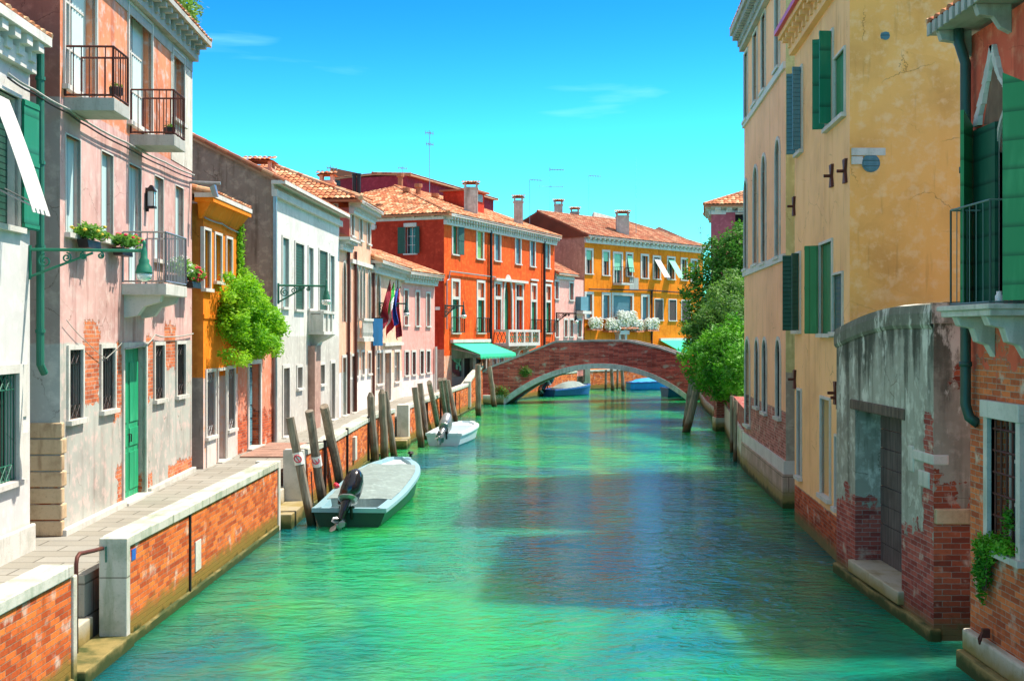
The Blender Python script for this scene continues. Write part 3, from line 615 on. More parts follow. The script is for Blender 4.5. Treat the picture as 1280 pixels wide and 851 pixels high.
def flowerbox(F, u, z, w, label, group, red=.4, n=.12, mat='leaf_box', pet=('pet_red','pet_yel'), h=.3, dens=1, boxmat='terracotta', hang=False, cat='flower box', out=.2, npet=60, ps=1):
    p = F.P(u, z, n); t_ = thing('flower_box', label, cat, p, group)
    b = MB(); b.hexa([F.P(u-w/2,z,n-.02),F.P(u+w/2,z,n-.02),F.P(u+w/2,z,n+out),F.P(u-w/2,z,n+out)], [F.P(u-w/2-.02,z+.13,n-.04),F.P(u+w/2+.02,z+.13,n-.04),F.P(u+w/2+.02,z+.13,n+out*.9),F.P(u-w/2-.02,z+.13,n+out*.9)])
    b.build('planter', M[boxmat], t_)
    L_ = MB(); N = max(2, int(w/.18)); bl = []
    for i in range(N): c = F.P(u-w/2+(i+.5)*w/N, z+.2+h*.35+random.uniform(-.04,.06), n+out*.5+random.uniform(-.03,.08)); bl.append((c, (w/N*.8+.06, .18+out*.3, h*.55)))
    scatter_leaves(L_, bl, int(260*dens*N), .045, shell=.3); L_.build('leaves', M[mat], t_)
    if npet:
        Pm = MB()
        for pm in (0,):
            for (c, r) in bl:
                for _ in range(int(npet/N)+1):
                    d = Vector((random.gauss(0,1), random.gauss(0,1), random.gauss(.3,1))).normalized(); q = c+Vector((d.x*r[0], d.y*r[1], d.z*r[2]))*random.uniform(.9,1.1)
                    Pm.lathe(q, [(.005*ps,-.02*ps),(.035*ps,0),(.03*ps,.02*ps),(.004*ps,.03*ps)], 5)
        Pm.build('blossom', M[pet[0]], t_)
    return t_
# ------------------------------------------------------------------ houses on the left bank
def H(F, l, r, t_, b, arch=None, z0=None, z1=None):
    a, c = F.u(l), F.u(r); a, c = min(a,c), max(a,c); m_ = (l+r)/2
    return (a, c, F.z(m_, b) if z0 is None else z0, F.z(m_, t_) if z1 is None else z1, arch)
def house(name, label, F, cat='house', group=None): return thing(name, label, cat, (F.A.x, F.A.y, 0), group)

M['leaf_white'] = leaf('pale flowering leaves', (.30,.42,.18), (.6,.66,.45), (.5,.6,.35), .2)
M['sh_dkboard'] = shutter_mat('deep green panelled shutter', (.01,.19,.10), .5, True, .2)
# 0: white house at the left edge
F = Fac((-6.60,10.5),(-6.79,16.9)); F0 = F
M['pl_white'] = plaster('white render', (.60,.59,.57), damp=0, stain=.25, vari=.5, low=(.62,.56,.50), lowz=1.35)
b0 = house('house', 'white rendered house with a white window awning at the left edge of the photo', F)
hu = (F.u(-45), F.u(23), F.z(12,283), F.z(12,118), None); hg = (F.u(-40), F.u(20), F.z(10,603), F.z(10,467), None)
body(F, b0, 7, 7.95, 'pl_white', 'pl_white', holes=[hu, hg], z0=.3)
w = window(F, b0, hu, pane='sh_dkgreen', bars=None, shut=[(1,4,.27)], shmat='sh_dkboard', fr=.05)
aw = MB(); zt_, zb_ = 7.2, 5.62; u0, u1 = 4.88, 5.50
pts = []
for i in range(9):
    q = i/8; pts.append((.06+.52*q, zt_-.1-(zt_-.1-zb_)*q+.05*math.sin(math.pi*q)))
for i in range(8):
    (n0,z0_),(n1,z1_) = pts[i], pts[i+1]; aw.hexa([F.P(u0,z0_-.012,n0),F.P(u1,z0_-.012,n0),F.P(u1,z1_-.012,n1),F.P(u0,z1_-.012,n1)], [F.P(u0,z0_,n0),F.P(u1,z0_,n0),F.P(u1,z1_,n1),F.P(u0,z1_,n1)])
N = 4
for i in range(N): ua, ub = u0+(u1-u0)*i/N, u0+(u1-u0)*(i+(.6 if i<N-1 else 1))/N; n1, z1_ = pts[-1]; aw.hexa([F.P(ua,z1_-.07,n1+.012),F.P(ub,z1_-.07,n1+.012),F.P(ub,z1_-.07,n1+.022),F.P(ua,z1_-.07,n1+.022)], [F.P(ua,z1_,n1-.01),F.P(ub,z1_,n1-.01),F.P(ub,z1_,n1+.002),F.P(ua,z1_,n1+.002)])
a_ = aw.build('awning', M['awn_white'], b0)
MB().tube([F.P(u0,zb_+.3,0), F.P(u0,zb_+.02,.56), F.P(u1,zb_+.02,.56), F.P(u1,zb_+.3,0)], .012, 6).build('awning_arm', M['steel'], a_)
window(F, b0, hg, .12, pane='dark', bars=None, grille='pipe_green', proud=.05)
cornice(F, b0, 0, F.L-.05, 8.15, .30, .42, .42, dw=.2)
MB().obox(F,0,F.L+.05,0,.07,.9,1.32).build('plinth', M['stone'], b0, bevel=.02)
roof(F, b0, 8.15, 7, .4, .25)
for (l,r_,t_,b) in ((26,33,455,520),(26,34,540,600)): MB().obox(F,F.u(l),F.u(r_),0,.03,F.z(30,b),F.z(30,t_)).build('stone_panel', M['trim'], b0)
dp = MB(); cx_, cy_ = -6.73, 17.12; dp.tube([(cx_,cy_,3.65),(cx_,cy_,8.05)], .055, 10)
for z in (4,5.2,6.4,7.6): dp.tube([(cx_,cy_,z),(cx_,cy_,z+.05)], .07, 10)
dp.tube([(cx_,cy_,3.68),(cx_,cy_,3.55),(cx_+.02,cy_+.1,3.42)], .055, 10); dp.build('downpipe', M['pipe_green'], b0)

# 1: tall pink house
F = Fac((-6.78,18.0),(-7.07,26.5)); F1 = F; T = F.L
P1 = [(F.u(104.5),F.u(124),F.z(115,505),F.z(115,402)),(F.u(143),F.u(152),F.z(147,520),F.z(147,430)),(F.u(183),F.u(191.5),F.z(187,500),F.z(187,418)),(F.u(205.5),F.u(219.5),F.z(212,462),F.z(212,405)),
      (F.u(178),F.u(190),1.0,1.35),(F.u(210),F.u(240),.95,1.28),(F.u(146),F.u(152.5),.95,1.7)]
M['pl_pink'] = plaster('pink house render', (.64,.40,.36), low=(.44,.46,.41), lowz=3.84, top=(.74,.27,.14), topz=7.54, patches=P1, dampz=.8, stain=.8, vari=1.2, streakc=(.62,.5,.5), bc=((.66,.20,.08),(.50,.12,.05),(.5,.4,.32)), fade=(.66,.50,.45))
M['pl_pinkside'] = plaster('pink house shaded side render', (.36,.30,.27), low=(.40,.43,.41), lowz=3.84, top=(.33,.13,.10), topz=7.54, damp=.9, dampz=1.8, stain=.6)  # side copy of the pink render, its shade painted in as darker colour
b1 = house('house', 'tall faded pink and orange house with green front door and three balconies', F)
D_ = dict(
 ga=H(F,85,101.7,437,524), gb=H(F,126,142,435,512), gc=H(F,192.5,204,431.5,499), gd=H(F,220,230.6,430,494),
 door=H(F,154,181,434,617,z0=.99), fa=H(F,82,100,172,293), fb=H(F,126.6,141,192,300), fc=H(F,161,176,208,345,z0=4.9), fd=H(F,193,204,222,325), fe=H(F,219,229,234,326),
 sa=H(F,80,119,-40,118,z1=9.9), sb=H(F,160,189,18,160), sc=H(F,215.5,229.5,68,152))
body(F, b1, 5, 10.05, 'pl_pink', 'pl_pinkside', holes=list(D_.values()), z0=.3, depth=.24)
for k_ in ('ga','gb','gc','gd'): window(F, b1, D_[k_], .07, mat='stone', pane='dark', bars=None, grille=1)
door(F, b1, D_['door'], 'door_green', depth=.12, fr=.09, fmat='stone', leafs=2)
for k_ in ('fa','fb','fc','fd','fe'): window(F, b1, D_[k_], .025, mat='trim', pane='sh_pale', bars=None, depth=.10, proud=.012, sill=k_ != 'fc')
for k_ in ('sa','sb'): 
    w = window(F, b1, D_[k_], .05, mat='trim', pane='glass', bars=(1,2), depth=.2)
    a, b, c, d, _ = D_[k_]; cm = MB()
    for i in range(14):
        for (s0,s1) in ((.0,.42),(.6,1.)):
            ua, ub = a+(b-a)*(s0+(s1-s0)*i/14), a+(b-a)*(s0+(s1-s0)*(i+1)/14); n0 = -.185+.018*math.sin(i*2.1); n1 = -.185+.018*math.sin((i+1)*2.1)
            cm.quad(F.P(ua,c+.05,n0),F.P(ub,c+.05,n1),F.P(ub,d-.03,n1),F.P(ua,d-.03,n0))
    cm.build('curtain', M['curtain'], w)
window(F, b1, D_['sc'], .04, mat='trim', pane='glass', bars=(0,1), depth=.2)
MB().obox(F,0,T,0,.02,9.75,10.1).build('frieze', M['grey'], b1); cornice(F, b1, 0, T, 10.42, .42, .34, .42, mat='grey', dw=.13)
mb = MB(); mb.obox(F, F.u(215), T, .0,.012,7.56,9.74); mb2 = MB()
M['pl_cream'] = plaster('cream render', (.60,.58,.50), damp=0, stain=.8)
wall_mb = MB(); wall_face(F, wall_mb, F.u(213.5)+.0, T, 7.56, 9.74, [D_['sc']], .02, .012); wall_mb.build('cream_panel', M['pl_cream'], b1, frame=F)
roof(F, b1, 10.42, 5, .4, .4)
MB().obox(F,0,F.u(152),0,.10,.9,1.05).obox(F,F.u(183),T,0,.10,.9,1.05).build('plinth', M['stone'], b1, bevel=.015)
SF = Fac((F.P(0,0,-5).x, F.P(0,0,-5).y), (F.A.x, F.A.y))
M['quoin'] = stone('tan quoin stone', (.58,.44,.27), (.25,.15,.08), .7)
for i in range(7):
    z = .95+i*.245; l_ = .5 if i % 2 else .38
    q = MB(); q.hexa([F.P(-.03,z+.01,-l_),F.P(l_*.35,z+.01,-.02),F.P(l_*.35,z+.01,.03),F.P(-.03,z+.01,.03)][:0] or [F.P(-.035,z+.008,-1.0),F.P(-.035,z+.008,.04),F.P(.1+.1*(i%2),z+.008,.04),F.P(.1+.1*(i%2),z+.008,-1.0)], [F.P(-.035,z+.235,-1.0),F.P(-.035,z+.235,.04),F.P(.1+.1*(i%2),z+.235,.04),F.P(.1+.1*(i%2),z+.235,-1.0)])
    q.build('quoin', M['quoin'], b1, bevel=.02)
def balcony(F, par, u0, u1, out, zs, th, zr, railmat='rust', slab='grey', brackets=False, sp=.13, basket=None):
    s = MB(); s.obox(F, u0, u1, .0, out, zs-th, zs); so = s.build('balcony', M[slab], par, bevel=.01)
    rail(so, [F.P(u0+.02,0,.02), F.P(u0+.02,0,out-.02), F.P(u1-.02,0,out-.02), F.P(u1-.02,0,.02)], zs+.02, zr, railmat, sp)
    if brackets:
        for u in (u0+.15, u1-.3):
            k = MB(); pr = [(0,zs-th),(out*.85,zs-th),(out*.8,zs-th-.12),(out*.45,zs-th-.2),(out*.3,zs-th-.36),(0,zs-th-.4)]
            k.hexa([F.P(u,z,n) for n,z in pr], [F.P(u+.18,z,n) for n,z in pr]); k.build('bracket', M[slab], so)
    return so
balcony(F, b1, F.u(79.5), F.u(101), .76, F.z(80,122), .2, F.z(80,58))
balcony(F, b1, F.u(162), F.u(178), .80, F.z(162,168), .2, F.z(162,112))
balcony(F, b1, F.u(152), F.u(182), .78, 4.87, .2, 5.78, 'steel', 'stone', True, .11)
pt = MB(); 
for (px, py) in ((126,118),(204,165)):
    q = F.P(F.u(101 if px<150 else 175), ZZ(py, 18.8 if px<150 else 22), .55); tt = thing('planter', 'small dark planter on the %s balcony' % ('upper left' if px<150 else 'upper right'), 'planter', q)
    MB().lathe((q.x,q.y,q.z), [(.06,0),(.1,.02),(.11,.13),(.1,.14),(.08,.12)], 12).build('pot', M['iron'], tt, smooth=False)
    lm = MB(); scatter_leaves(lm, [((q.x,q.y,q.z+.15),(.1,.1,.07))], 60, .03); lm.build('leaves', M['leaf_box'], tt)
FB = 'flower boxes on the tall pink house'
flowerbox(F, F.u(98), F.z(98,311), .62, 'flower box with yellow green plants under the leftmost first floor window of the pink house', FB, npet=16, h=.22, out=.14, boxmat='iron', pet=('pet_yel',))
flowerbox(F, F.u(141), F.z(141,320), .6, 'flower box with a few red flowers under the window left of the lowest balcony', FB, npet=12, h=.2, out=.14, boxmat='iron')
flowerbox(F, F.u(200), 5.0, .8, 'flower box with white blossoms on the lowest balcony of the pink house', FB, n=.25, npet=40, pet=('pet_white',), boxmat='iron')
flowerbox(F, F.u(226), 4.95, .75, 'flower box with bright magenta flowers at the far corner of the pink house', FB, n=.15, npet=60, boxmat='iron')
tt = thing('wall_lantern', 'small dark wall lantern between windows of the tall pink house', 'lantern', F.P(F.u(182),F.z(182,250),0))
u_, z_ = F.u(182), F.z(182,258); MB().obox(F,u_-.06,u_+.06,.05,.17,z_,z_+.28).build('glass', M['lampglass'], tt)
k = MB(); k.hexa([F.P(u_-.09,z_+.28,.02),F.P(u_+.09,z_+.28,.02),F.P(u_+.09,z_+.28,.2),F.P(u_-.09,z_+.28,.2)], [F.P(u_-.03,z_+.4,.09),F.P(u_+.03,z_+.4,.09),F.P(u_+.03,z_+.4,.13),F.P(u_-.03,z_+.4,.13)]); k.obox(F,u_-.08,u_+.08,.03,.19,z_-.04,z_)
for du in (-.065,.055):
    for dn in (.045,.165): k.obox(F,u_+du,u_+du+.012,dn,dn+.012,z_,z_+.28)
k.obox(F,u_-.02,u_+.02,0,.06,z_-.1,z_+.35); k.build('frame', M['iron'], tt)
# roof terrace greenery
q = F.P(F.u(222), 10.75, -.1); tt = thing('roof_plant', 'leafy roof terrace plants above the pink house cornice', 'plant', q)
m_ = MB(); scatter_leaves(m_, [(F.P(F.u(x), 10.75+.2*(i%2), -.05), (.45,.5,.42)) for i, x in enumerate((200,212,222,230))], 2600, .06); m_.build('leaves', M['leaf_mid'], tt)
k = MB(); k.obox(F, F.u(195), F.u(236), -.35,.0,10.44,10.66); k.build('trough', M['terracotta'], tt)

# 2: ochre house
F = Fac((-6.92,26.9),(-6.88,30.1)); F2 = F
M['pl_ochre'] = plaster('ochre render', (.86,.235,.012), low=(.70,.55,.50), lowz=2.98, damp=.5, dampz=.6, stain=.55, fade=(.88,.32,.04))
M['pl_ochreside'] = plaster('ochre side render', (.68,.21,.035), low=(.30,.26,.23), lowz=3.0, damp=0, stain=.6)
b2 = house('house', 'narrow ochre orange house with three tall upper windows and tiled eaves', F)
h2 = [H(F,254.2,262,288,361), H(F,268,276,294,352), H(F,282.3,289,299,346)]; g2 = [H(F,257.5,267.8,465,545), H(F,284,292.5,461,536)]; d2 = H(F,272,281.5,463,569,z0=.98)
body(F, b2, 4.5, 6.9, 'pl_ochre', 'pl_ochreside', holes=h2+g2+[d2], z0=.3)
for h_ in h2: window(F, b2, h_, .06, pane='sh_teal', bars=None, depth=.1)
for h_ in g2: window(F, b2, h_, .08, pane='dark', bars=None, grille='steel')
door(F, b2, d2, 'door_brown', leafs=1, fr=.07)
k = MB(); k.obox(F,-.35,F.L+.1,-.1,.32,6.9,7.05); k.hexa([F.P(-.2,6.55,0),F.P(F.L+.02,6.55,0),F.P(F.L+.02,6.55,-.05),F.P(-.2,6.55,-.05)], [F.P(-.3,6.9,.26),F.P(F.L+.05,6.9,.26),F.P(F.L+.05,6.9,-.05),F.P(-.3,6.9,-.05)]); k.build('cornice', M['pl_ochre'], b2, frame=F)
MB().obox(F,-.37,F.L+.12,-.1,.34,7.0,7.1).build('gutter', M['trim'], b2)
roof(F, b2, 7.1, 4.5, .22, .3, ovA=.3, mat='tile'); MB().obox(F,-.02,F.L,0,.03,4.32,4.42).build('string_course', M['pl_ochre'], b2)
MB().obox(F,.0,F.L,0,.05,.9,1.75).build('plinth', M['trim'], b2) if False else None
[MB().obox(F, F.u(a_), F.u(b_), .0,.03,.95,F.z(c_,d_)).build('stone_panel', M['trim'], b2) for a_,b_,c_,d_ in ((257.3,268.5,262,546),(283.5,293,288,537))]

# 3: low rose wall house with a door
F = Fac((-6.88,30.12),(-6.70,33.58)); F3 = F
M['pl_rose'] = plaster('rose render', (.72,.25,.15), damp=1.1, dampz=1.9, stain=.5, fade=(.62,.52,.42), low=(.72,.66,.6), lowz=1.22)
b3 = house('house', 'low rose annex with a white framed door beneath the bright climbing plant', F)
d3 = H(F,310.5,324.6,455,551,z0=1.0); body(F, b3, 2.4, 4.15, 'pl_rose', 'pl_rose', holes=[d3], z0=.3)
door(F, b3, d3, 'sh_blue', leafs=1, fr=.12, depth=.2, handle=False)
MB().obox(F,0,F.L,-2.4,.04,4.1,4.2).build('coping', M['stone'], b3)

# 4: white house with green shutters
F = Fac((-6.68,33.6),(-6.22,43.2)); F4 = F
M['pl_white4'] = plaster('old white render', (.62,.62,.58), low=(.52,.50,.45), lowz=3.9, damp=0, stain=.4, vari=.6)
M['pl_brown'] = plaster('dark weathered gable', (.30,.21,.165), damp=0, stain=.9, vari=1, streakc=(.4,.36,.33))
b4 = house('house', 'white house with dark green louvred shutters and a dark brown gable side', F)
h4 = [(H(F,352.5,360,298,384),'sh_teal'),(H(F,368.5,379,305,387),'sh_dkgreen'),(H(F,385,390.6,310,386),'sh_teal'),(H(F,398.5,408.5,314,388),'sh_dkgreen'),(H(F,412,417,320,390),'sh_teal')]
s4 = [H(F,371,377,459,485), H(F,399.5,405,456,480)]; dd = [H(F,353.5,361,460,540,z0=.98), H(F,413,418,454,522,z0=.98)]
body(F, b4, 9.5, 8.0, 'pl_white4', 'pl_brown', holes=[h for h,_ in h4]+s4+dd, gable=.5, lift=.36, z0=.3)
for i, (h_, m_) in enumerate(h4): window(F, b4, h_, .07, pane=m_, bars=None, depth=.07 if i%2==0 else .02)
for h_ in s4: window(F, b4, h_, .08, pane='dark', bars=None)
for h_ in dd: door(F, b4, h_, 'door_grey', leafs=1, fr=.1)
cornice(F, b4, -.1, F.L, 8.25, .38, .34, 60, mat='trim', dent=False); roof(F, b4, 8.2, 9.5, .5, .35, mat='tile_dk')
mb = MB(); u0,u1 = F.u(385), F.u(392.5); mb.obox(F,u0,u1,0,.22,.95,F.z(389,432)); M['pl_br2'] = plaster('chimney breast render', (.42,.27,.22), damp=0); mb.build('chimney_breast', M['pl_br2'], b4, frame=F)
u0,u1 = F.u(384.5), F.u(397); z0_,z1_ = F.z(390,418), F.z(390,389); mb = MB(); mb.obox(F,u0,u1,0,.52,z0_,z0_+.1); mb.obox(F,u0,u1,0,.52,z1_-.08,z1_)
for (a,b_) in ((u0,u0+.1),(u1-.1,u1),((u0+u1)/2-.05,(u0+u1)/2+.05)): mb.obox(F,a,b_,.41,.5,z0_+.1,z1_-.08); mb.obox(F,a,b_,0,.1,z0_+.1,z1_-.08)
mb.obox(F,u0+.03,u1-.03,.05,.44,z0_+.1,z1_-.1); bo = mb.build('stone_balcony', M['stone'], b4)
mb = MB(); pr = [(0,z0_),(.68,z0_),(.5,z0_-.12),(.25,z0_-.25),(.15,z0_-.5),(0,z0_-.6)]
mb.hexa([F.P(u0+.4,z,n) for n,z in pr],[F.P(u0+.75,z,n) for n,z in pr]); mb.hexa([F.P(u1-.75,z,n) for n,z in pr],[F.P(u1-.4,z,n) for n,z in pr]); mb.build('bracket', M['stone'], bo)
MB().tube([F.P(-.06,.95,.06),F.P(-.06,7.9,.06)], .06, 8).build('downpipe', M['steel'], b4)
MB().tube([F.P(.02,1,-.9),F.P(-.08,7.6,-.9)], .05, 8).build('side_pipe', M['iron'], b4)

# 5: salmon house with gothic windows, tall part and low part
F = Fac((-6.22,43.2),(-5.81,49.6)); F5 = F
M['pl_salmon'] = plaster('salmon render', (.80,.42,.28), damp=0, stain=.35, low=(.80,.77,.72), lowz=2.55, fade=(.85,.55,.4)); M['pl_rosered'] = plaster('rose red side', (.56,.17,.14), damp=0, stain=.5)
b5 = house('house', 'salmon house with gothic arched windows and a taller upper storey', F)
g5 = [H(F,428,432,327,400,'gothic',z0=4.4), H(F,435,437.6,329,400,'gothic',z0=4.4), H(F,444.6,447.6,334,397,'gothic',z0=4.5), H(F,449,451.8,335,397,'gothic',z0=4.5), H(F,453,455.6,336,397,'gothic',z0=4.5), H(F,459.4,462.6,339,398,'gothic',z0=4.5)]
t5 = [H(F,438.3,442,265,295), H(F,449,452.4,272,300.5), H(F,458.8,462,277,305)]
w5 = [H(F,434,437,443,472), H(F,444.5,447.5,440,470), H(F,451.5,455,440,468), H(F,459.3,463,441,467)]; dr5 = [H(F,427.6,432,447,518,z0=.98), H(F,439,442.6,445,512,z0=.98)]
uc = F.u(437)
mb = MB(); wall_face(F, mb, 0, uc, .3, 7.15, g5[:2]+w5[:1]+dr5[:1]); wall_face(F, mb, uc, F.L, .3, 8.7, g5[2:]+t5+w5[1:]+dr5[1:]); mb.build('wall', M['pl_salmon'], b5, frame=F)
mb = MB(); q = lambda u,z,n=0: F.P(u,z,n)
SW = Fac((q(uc,0,-4).x,q(uc,0,-4).y),(q(uc,0).x,q(uc,0).y)); hs = (SW.u(417), SW.u(421), SW.z(419,266), SW.z(419,256), None); wall_face(SW, mb, 0, SW.L, 5, 8.7, [hs], .2); mb.build('side_wall', M['pl_rosered'], b5, frame=SW)
window(SW, b5, hs, .05, pane='dark', bars=None)
mb = MB(); mb.quad(q(F.L,.3),q(F.L,.3,-5),q(F.L,8.7,-5),q(F.L,8.7)); mb.quad(q(0,.3,-5),q(F.L,.3,-5),q(F.L,8.7,-5),q(0,8.7,-5)); mb.quad(q(0,.3),q(0,.3,-5),q(0,7.1,-5),q(0,7.1)); mb.build('rear_wall', M['pl_rosered'], b5)
for h_ in g5: window(F, b5, h_, .06, mat='stone', pane='sh_teal' if h_[0]>uc else 'glass', bars=None, depth=.14, sill=False)
for h_ in t5: window(F, b5, h_, .09, pane='sh_teal', bars=None, depth=.07)
for h_ in w5: window(F, b5, h_, .09, pane='glass', bars=(1,1))
for h_, m_ in zip(dr5, ('pipe_green','door_brown')): door(F, b5, h_, m_, leafs=1, fr=.1)
cornice(F, b5, uc, F.L, 8.98, .5, .4, .26, dw=.1); roof(F, b5, 8.98, 8.5, .42, .5, hipA=True, uA=uc, ovA=.45)
cornice(F, b5, 0, uc-.1, 7.45, .42, .36, .26, dw=.1); MB().hexa([F.P(0,7.4,.42),F.P(uc-.02,7.4,.42),F.P(uc-.02,7.4,-1),F.P(0,7.4,-1)],[F.P(0,7.45,.42),F.P(uc-.02,7.45,.42),F.P(uc-.02,8.0,-1),F.P(0,8.0,-1)]).build('low_roof', M['tile_dk'], b5)
MB().obox(F,uc,F.L,0,.12,6.62,6.78).build('string_course', M['trim'], b5)
for u in (F.u(433.2), F.u(442), F.u(464.5)): MB().tube([F.P(u,1,.08),F.P(u,7.1,.08)], .06, 8).build('downpipe', M['rust'], b5)
# stone balcony with balusters
u0,u1 = F.u(444.3), F.u(466,.3); zs, zr = 3.98+.0, 4.75; mb = MB(); zs = F.z(450,422); zr = F.z(450,398)
mb.obox(F,u0,u1,0,.34,zs-.15,zs); mb.obox(F,u0,u1,.2,.34,zr-.1,zr); mb.obox(F,u0,u0+.15,0,.2,zr-.1,zr); mb.obox(F,u1-.15,u1,0,.2,zr-.1,zr)
bb = mb.build('stone_balcony', M['stone'], b5)
N = int((u1-u0)/.2)
for c in [F.P(u0+.07+(u1-u0-.14)*i/N, zs, .27) for i in range(N+1)]+[F.P(u0+.07, zs, .1)]:
    MB().lathe(c, [(.05,0),(.03,.06),(.06,.2),(.03,zr-zs-.16),(.05,zr-zs-.1)], 8).build('baluster', M['stone'], bb)

# 6 and 7: low houses, salmon gothic and pink
F = Fac((-5.81,49.6),(-5.23,56.9)); F6 = F
b6 = house('house', 'low peach house with two gothic windows and flags hung from its front', F)
M['pl_peach'] = plaster('peach render', (.82,.48,.33), damp=0, stain=.3, low=(.80,.66,.55), lowz=2.2)
g6 = [H(F,469.5,474.8,341,400,'gothic',z0=4.6), H(F,494.8,498,344,400,'gothic',z0=4.6)]; w6 = [H(F,470.6,478,441,480), H(F,493,498.8,440,477)]; d6 = [H(F,480.3,488,441,498,z0=.98)]
body(F, b6, 6, 6.72, 'pl_peach', 'pl_peach', holes=g6+w6+d6, z0=.3)
for h_ in g6: window(F, b6, h_, .14, mat='stone', pane='sh_teal', bars=None)
for h_ in w6: window(F, b6, h_, .12, pane='glass', bars=(1,1))
door(F, b6, d6[0], 'door_brown', leafs=2, fr=.14)
cornice(F, b6, 0, F.L, 7.0, .5, .42, .34, dw=.12); roof(F, b6, 7.0, 6, .36, .5)
MB().obox(F,F.u(478.5),F.L,0,.12,F.z(490,432),F.z(490,428)).build('string_course', M['trim'], b6)
F = Fac((-5.23,56.9),(-3.95,61.3)); F7 = F
b7 = house('house', 'low strawberry pink house with barred ground windows beside the red house', F)
M['pl_straw'] = plaster('strawberry render', (.82,.36,.31), damp=0, stain=.3, low=(.80,.72,.68), lowz=1.9, fade=(.85,.48,.42))
g7 = [H(F,505,509.5,363,406), H(F,519.6,523.7,365,407), H(F,533,537,367,407.5)]; w7 = [H(F,506,510.5,440,469), H(F,515,519,440,468), H(F,525,529,439,467), H(F,533,537,439,465.5)]
body(F, b7, 6, 6.6, 'pl_straw', 'pl_straw', holes=g7+w7, z0=.3)
for h_ in g7: window(F, b7, h_, .1, pane='sh_dkgreen', bars=None)
for h_ in w7: window(F, b7, h_, .1, pane='dark', bars=None, grille=1)
cornice(F, b7, 0, F.L, 6.9, .5, .42, .34, dw=.12); roof(F, b7, 6.9, 6, .36, .5, hipB=False)
MB().tube([F.P(F.L-.12,1,.1),F.P(F.L-.12,3.3,.1)], .07, 8).build('downpipe', M['trim'], b7)

# 8: big red orange house
F = Fac((-3.68,65),(2.86,80.8)); F8 = F
M['pl_red'] = plaster('red orange render', (.84,.105,.016), damp=0, stain=.85, vari=1.1, low=(.80,.52,.36), lowz=2.75, fade=(.86,.19,.035), streakc=(.7,.45,.4)); M['pl_redside'] = plaster('shaded red side render', (.50,.045,.022), damp=0, stain=.5, low=(.42,.27,.22), lowz=3.1)  # side copy of the red render, darkened to paint in that wall's shade
b8 = house('house', 'large red orange corner house with white window frames and green awning shop', F)
t8 = [(565.9,572,283,318,'sh_green'),(596.3,603.5,290,323.5,'sh_lime'),(618.6,625,293,326,'sh_blue'),(644.6,650.4,297.5,330,'sh_blue'),(663,668.2,301.5,333,'sh_blue'),(681.5,686.5,304,335,'sh_teal')]
holes = [H(F,*x[:4]) for x in t8]
f8 = [(565.4,573.4,352,416),(597,604.8,353.5,416),(664.2,670,357,416),(682.3,688,358,416)]; H8 = [H(F,*x) for x in f8]
tri = [H(F,618.8,626,355,412), H(F,630.3,639.7,349,412,'gothic'), H(F,645,653,356,412)]
gf = [H(F,616,620,449,470,z0=1.2), H(F,624.5,629,447,470,z0=1.2)]
shop = (F.u(564.5), F.u(611.5), 1.0, F.z(585,431), None)
side8 = None
a = F.P(0,0,-13); SFX = Fac((a.x,a.y),(F.A.x,F.A.y)); hsd = (SFX.u(506.5), SFX.u(520), SFX.z(513,317), SFX.z(513,284), None)
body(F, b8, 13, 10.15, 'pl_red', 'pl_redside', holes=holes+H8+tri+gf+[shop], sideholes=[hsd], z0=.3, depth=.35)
for h_, x in zip(holes, t8): window(F, b8, h_, .14, pane=x[4], bars=None, depth=.09, shut=[(1,12,.8)] if x[0] == 565.9 else None, shmat='sh_dkgreen')
for i, h_ in enumerate(H8):
    w = window(F, b8, h_, .16, pane=None, bars=None); a,b,c,d,_ = h_; zm = c+(d-c)*.68
    MB().obox(F,a,b,-.2,-.12,c,zm-.08).build('shutter', M['sh_green'], w, frame=F); MB().obox(F,a,b,-.2,-.14,zm+.08,d).build('blind_panel', M['pl_salmon'], w, frame=F); MB().obox(F,a,b,-.2,.03,zm-.08,zm+.08).build('transom', M['trim'], w)
    rail(w, [F.P(a-.12,0,.02),F.P(a-.12,0,.3),F.P(b+.12,0,.3),F.P(b+.12,0,.02)], c+.03, c+.85, 'iron', .18, .018); MB().obox(F,a-.25,b+.25,0,.1,d+.3,d+.42).build('lintel', M['trim'], w) if i > 1 else 0
for i, h_ in enumerate(tri):
    w = window(F, b8, h_, .17 if i != 1 else .22, mat='stone', pane='sh_green' if i == 1 else 'glass', bars=(1,0), sill=False, depth=.25)
    if i != 1: a,b,c,d,_ = h_; MB().obox(F,a,b,-.25,.05,c+(d-c)*.66,c+(d-c)*.66+.2).build('transom', M['stone'], w)
for h_ in gf: window(F, b8, h_, .12, pane='glass', bars=(1,0))
MB().obox(F,F.u(617),F.u(657),0,.2,F.z(635,352.5),F.z(635,349.5)).build('lintel', M['trim'], b8)
window(SFX, b8, hsd, .06, pane='glass', bars=(1,2), sill=True, depth=.25, shut=[(-1,6,.62),(1,25,.5)], shmat='sh_dkgreen'); MB().obox(SFX,hsd[0]-.05,hsd[1]+.05,0,.1,hsd[3]+.02,hsd[3]+.22).build('lintel', M['trim'], b8)
cornice(F, b8, 0, F.L, 10.45, .5, .48, .36, dw=.14); cornice(SFX, b8, 0, SFX.L, 10.45, .4, .2, 1.1, dw=.12)
roof(F, b8, 10.45, 13, .36, .5, hipA=True, hipB=False, ovA=.45)
for u in (F.u(611), F.u(678)): MB().tube([F.P(u,3,.14),F.P(u,10,.14)], .085, 8).build('downpipe', M['iron'], b8)
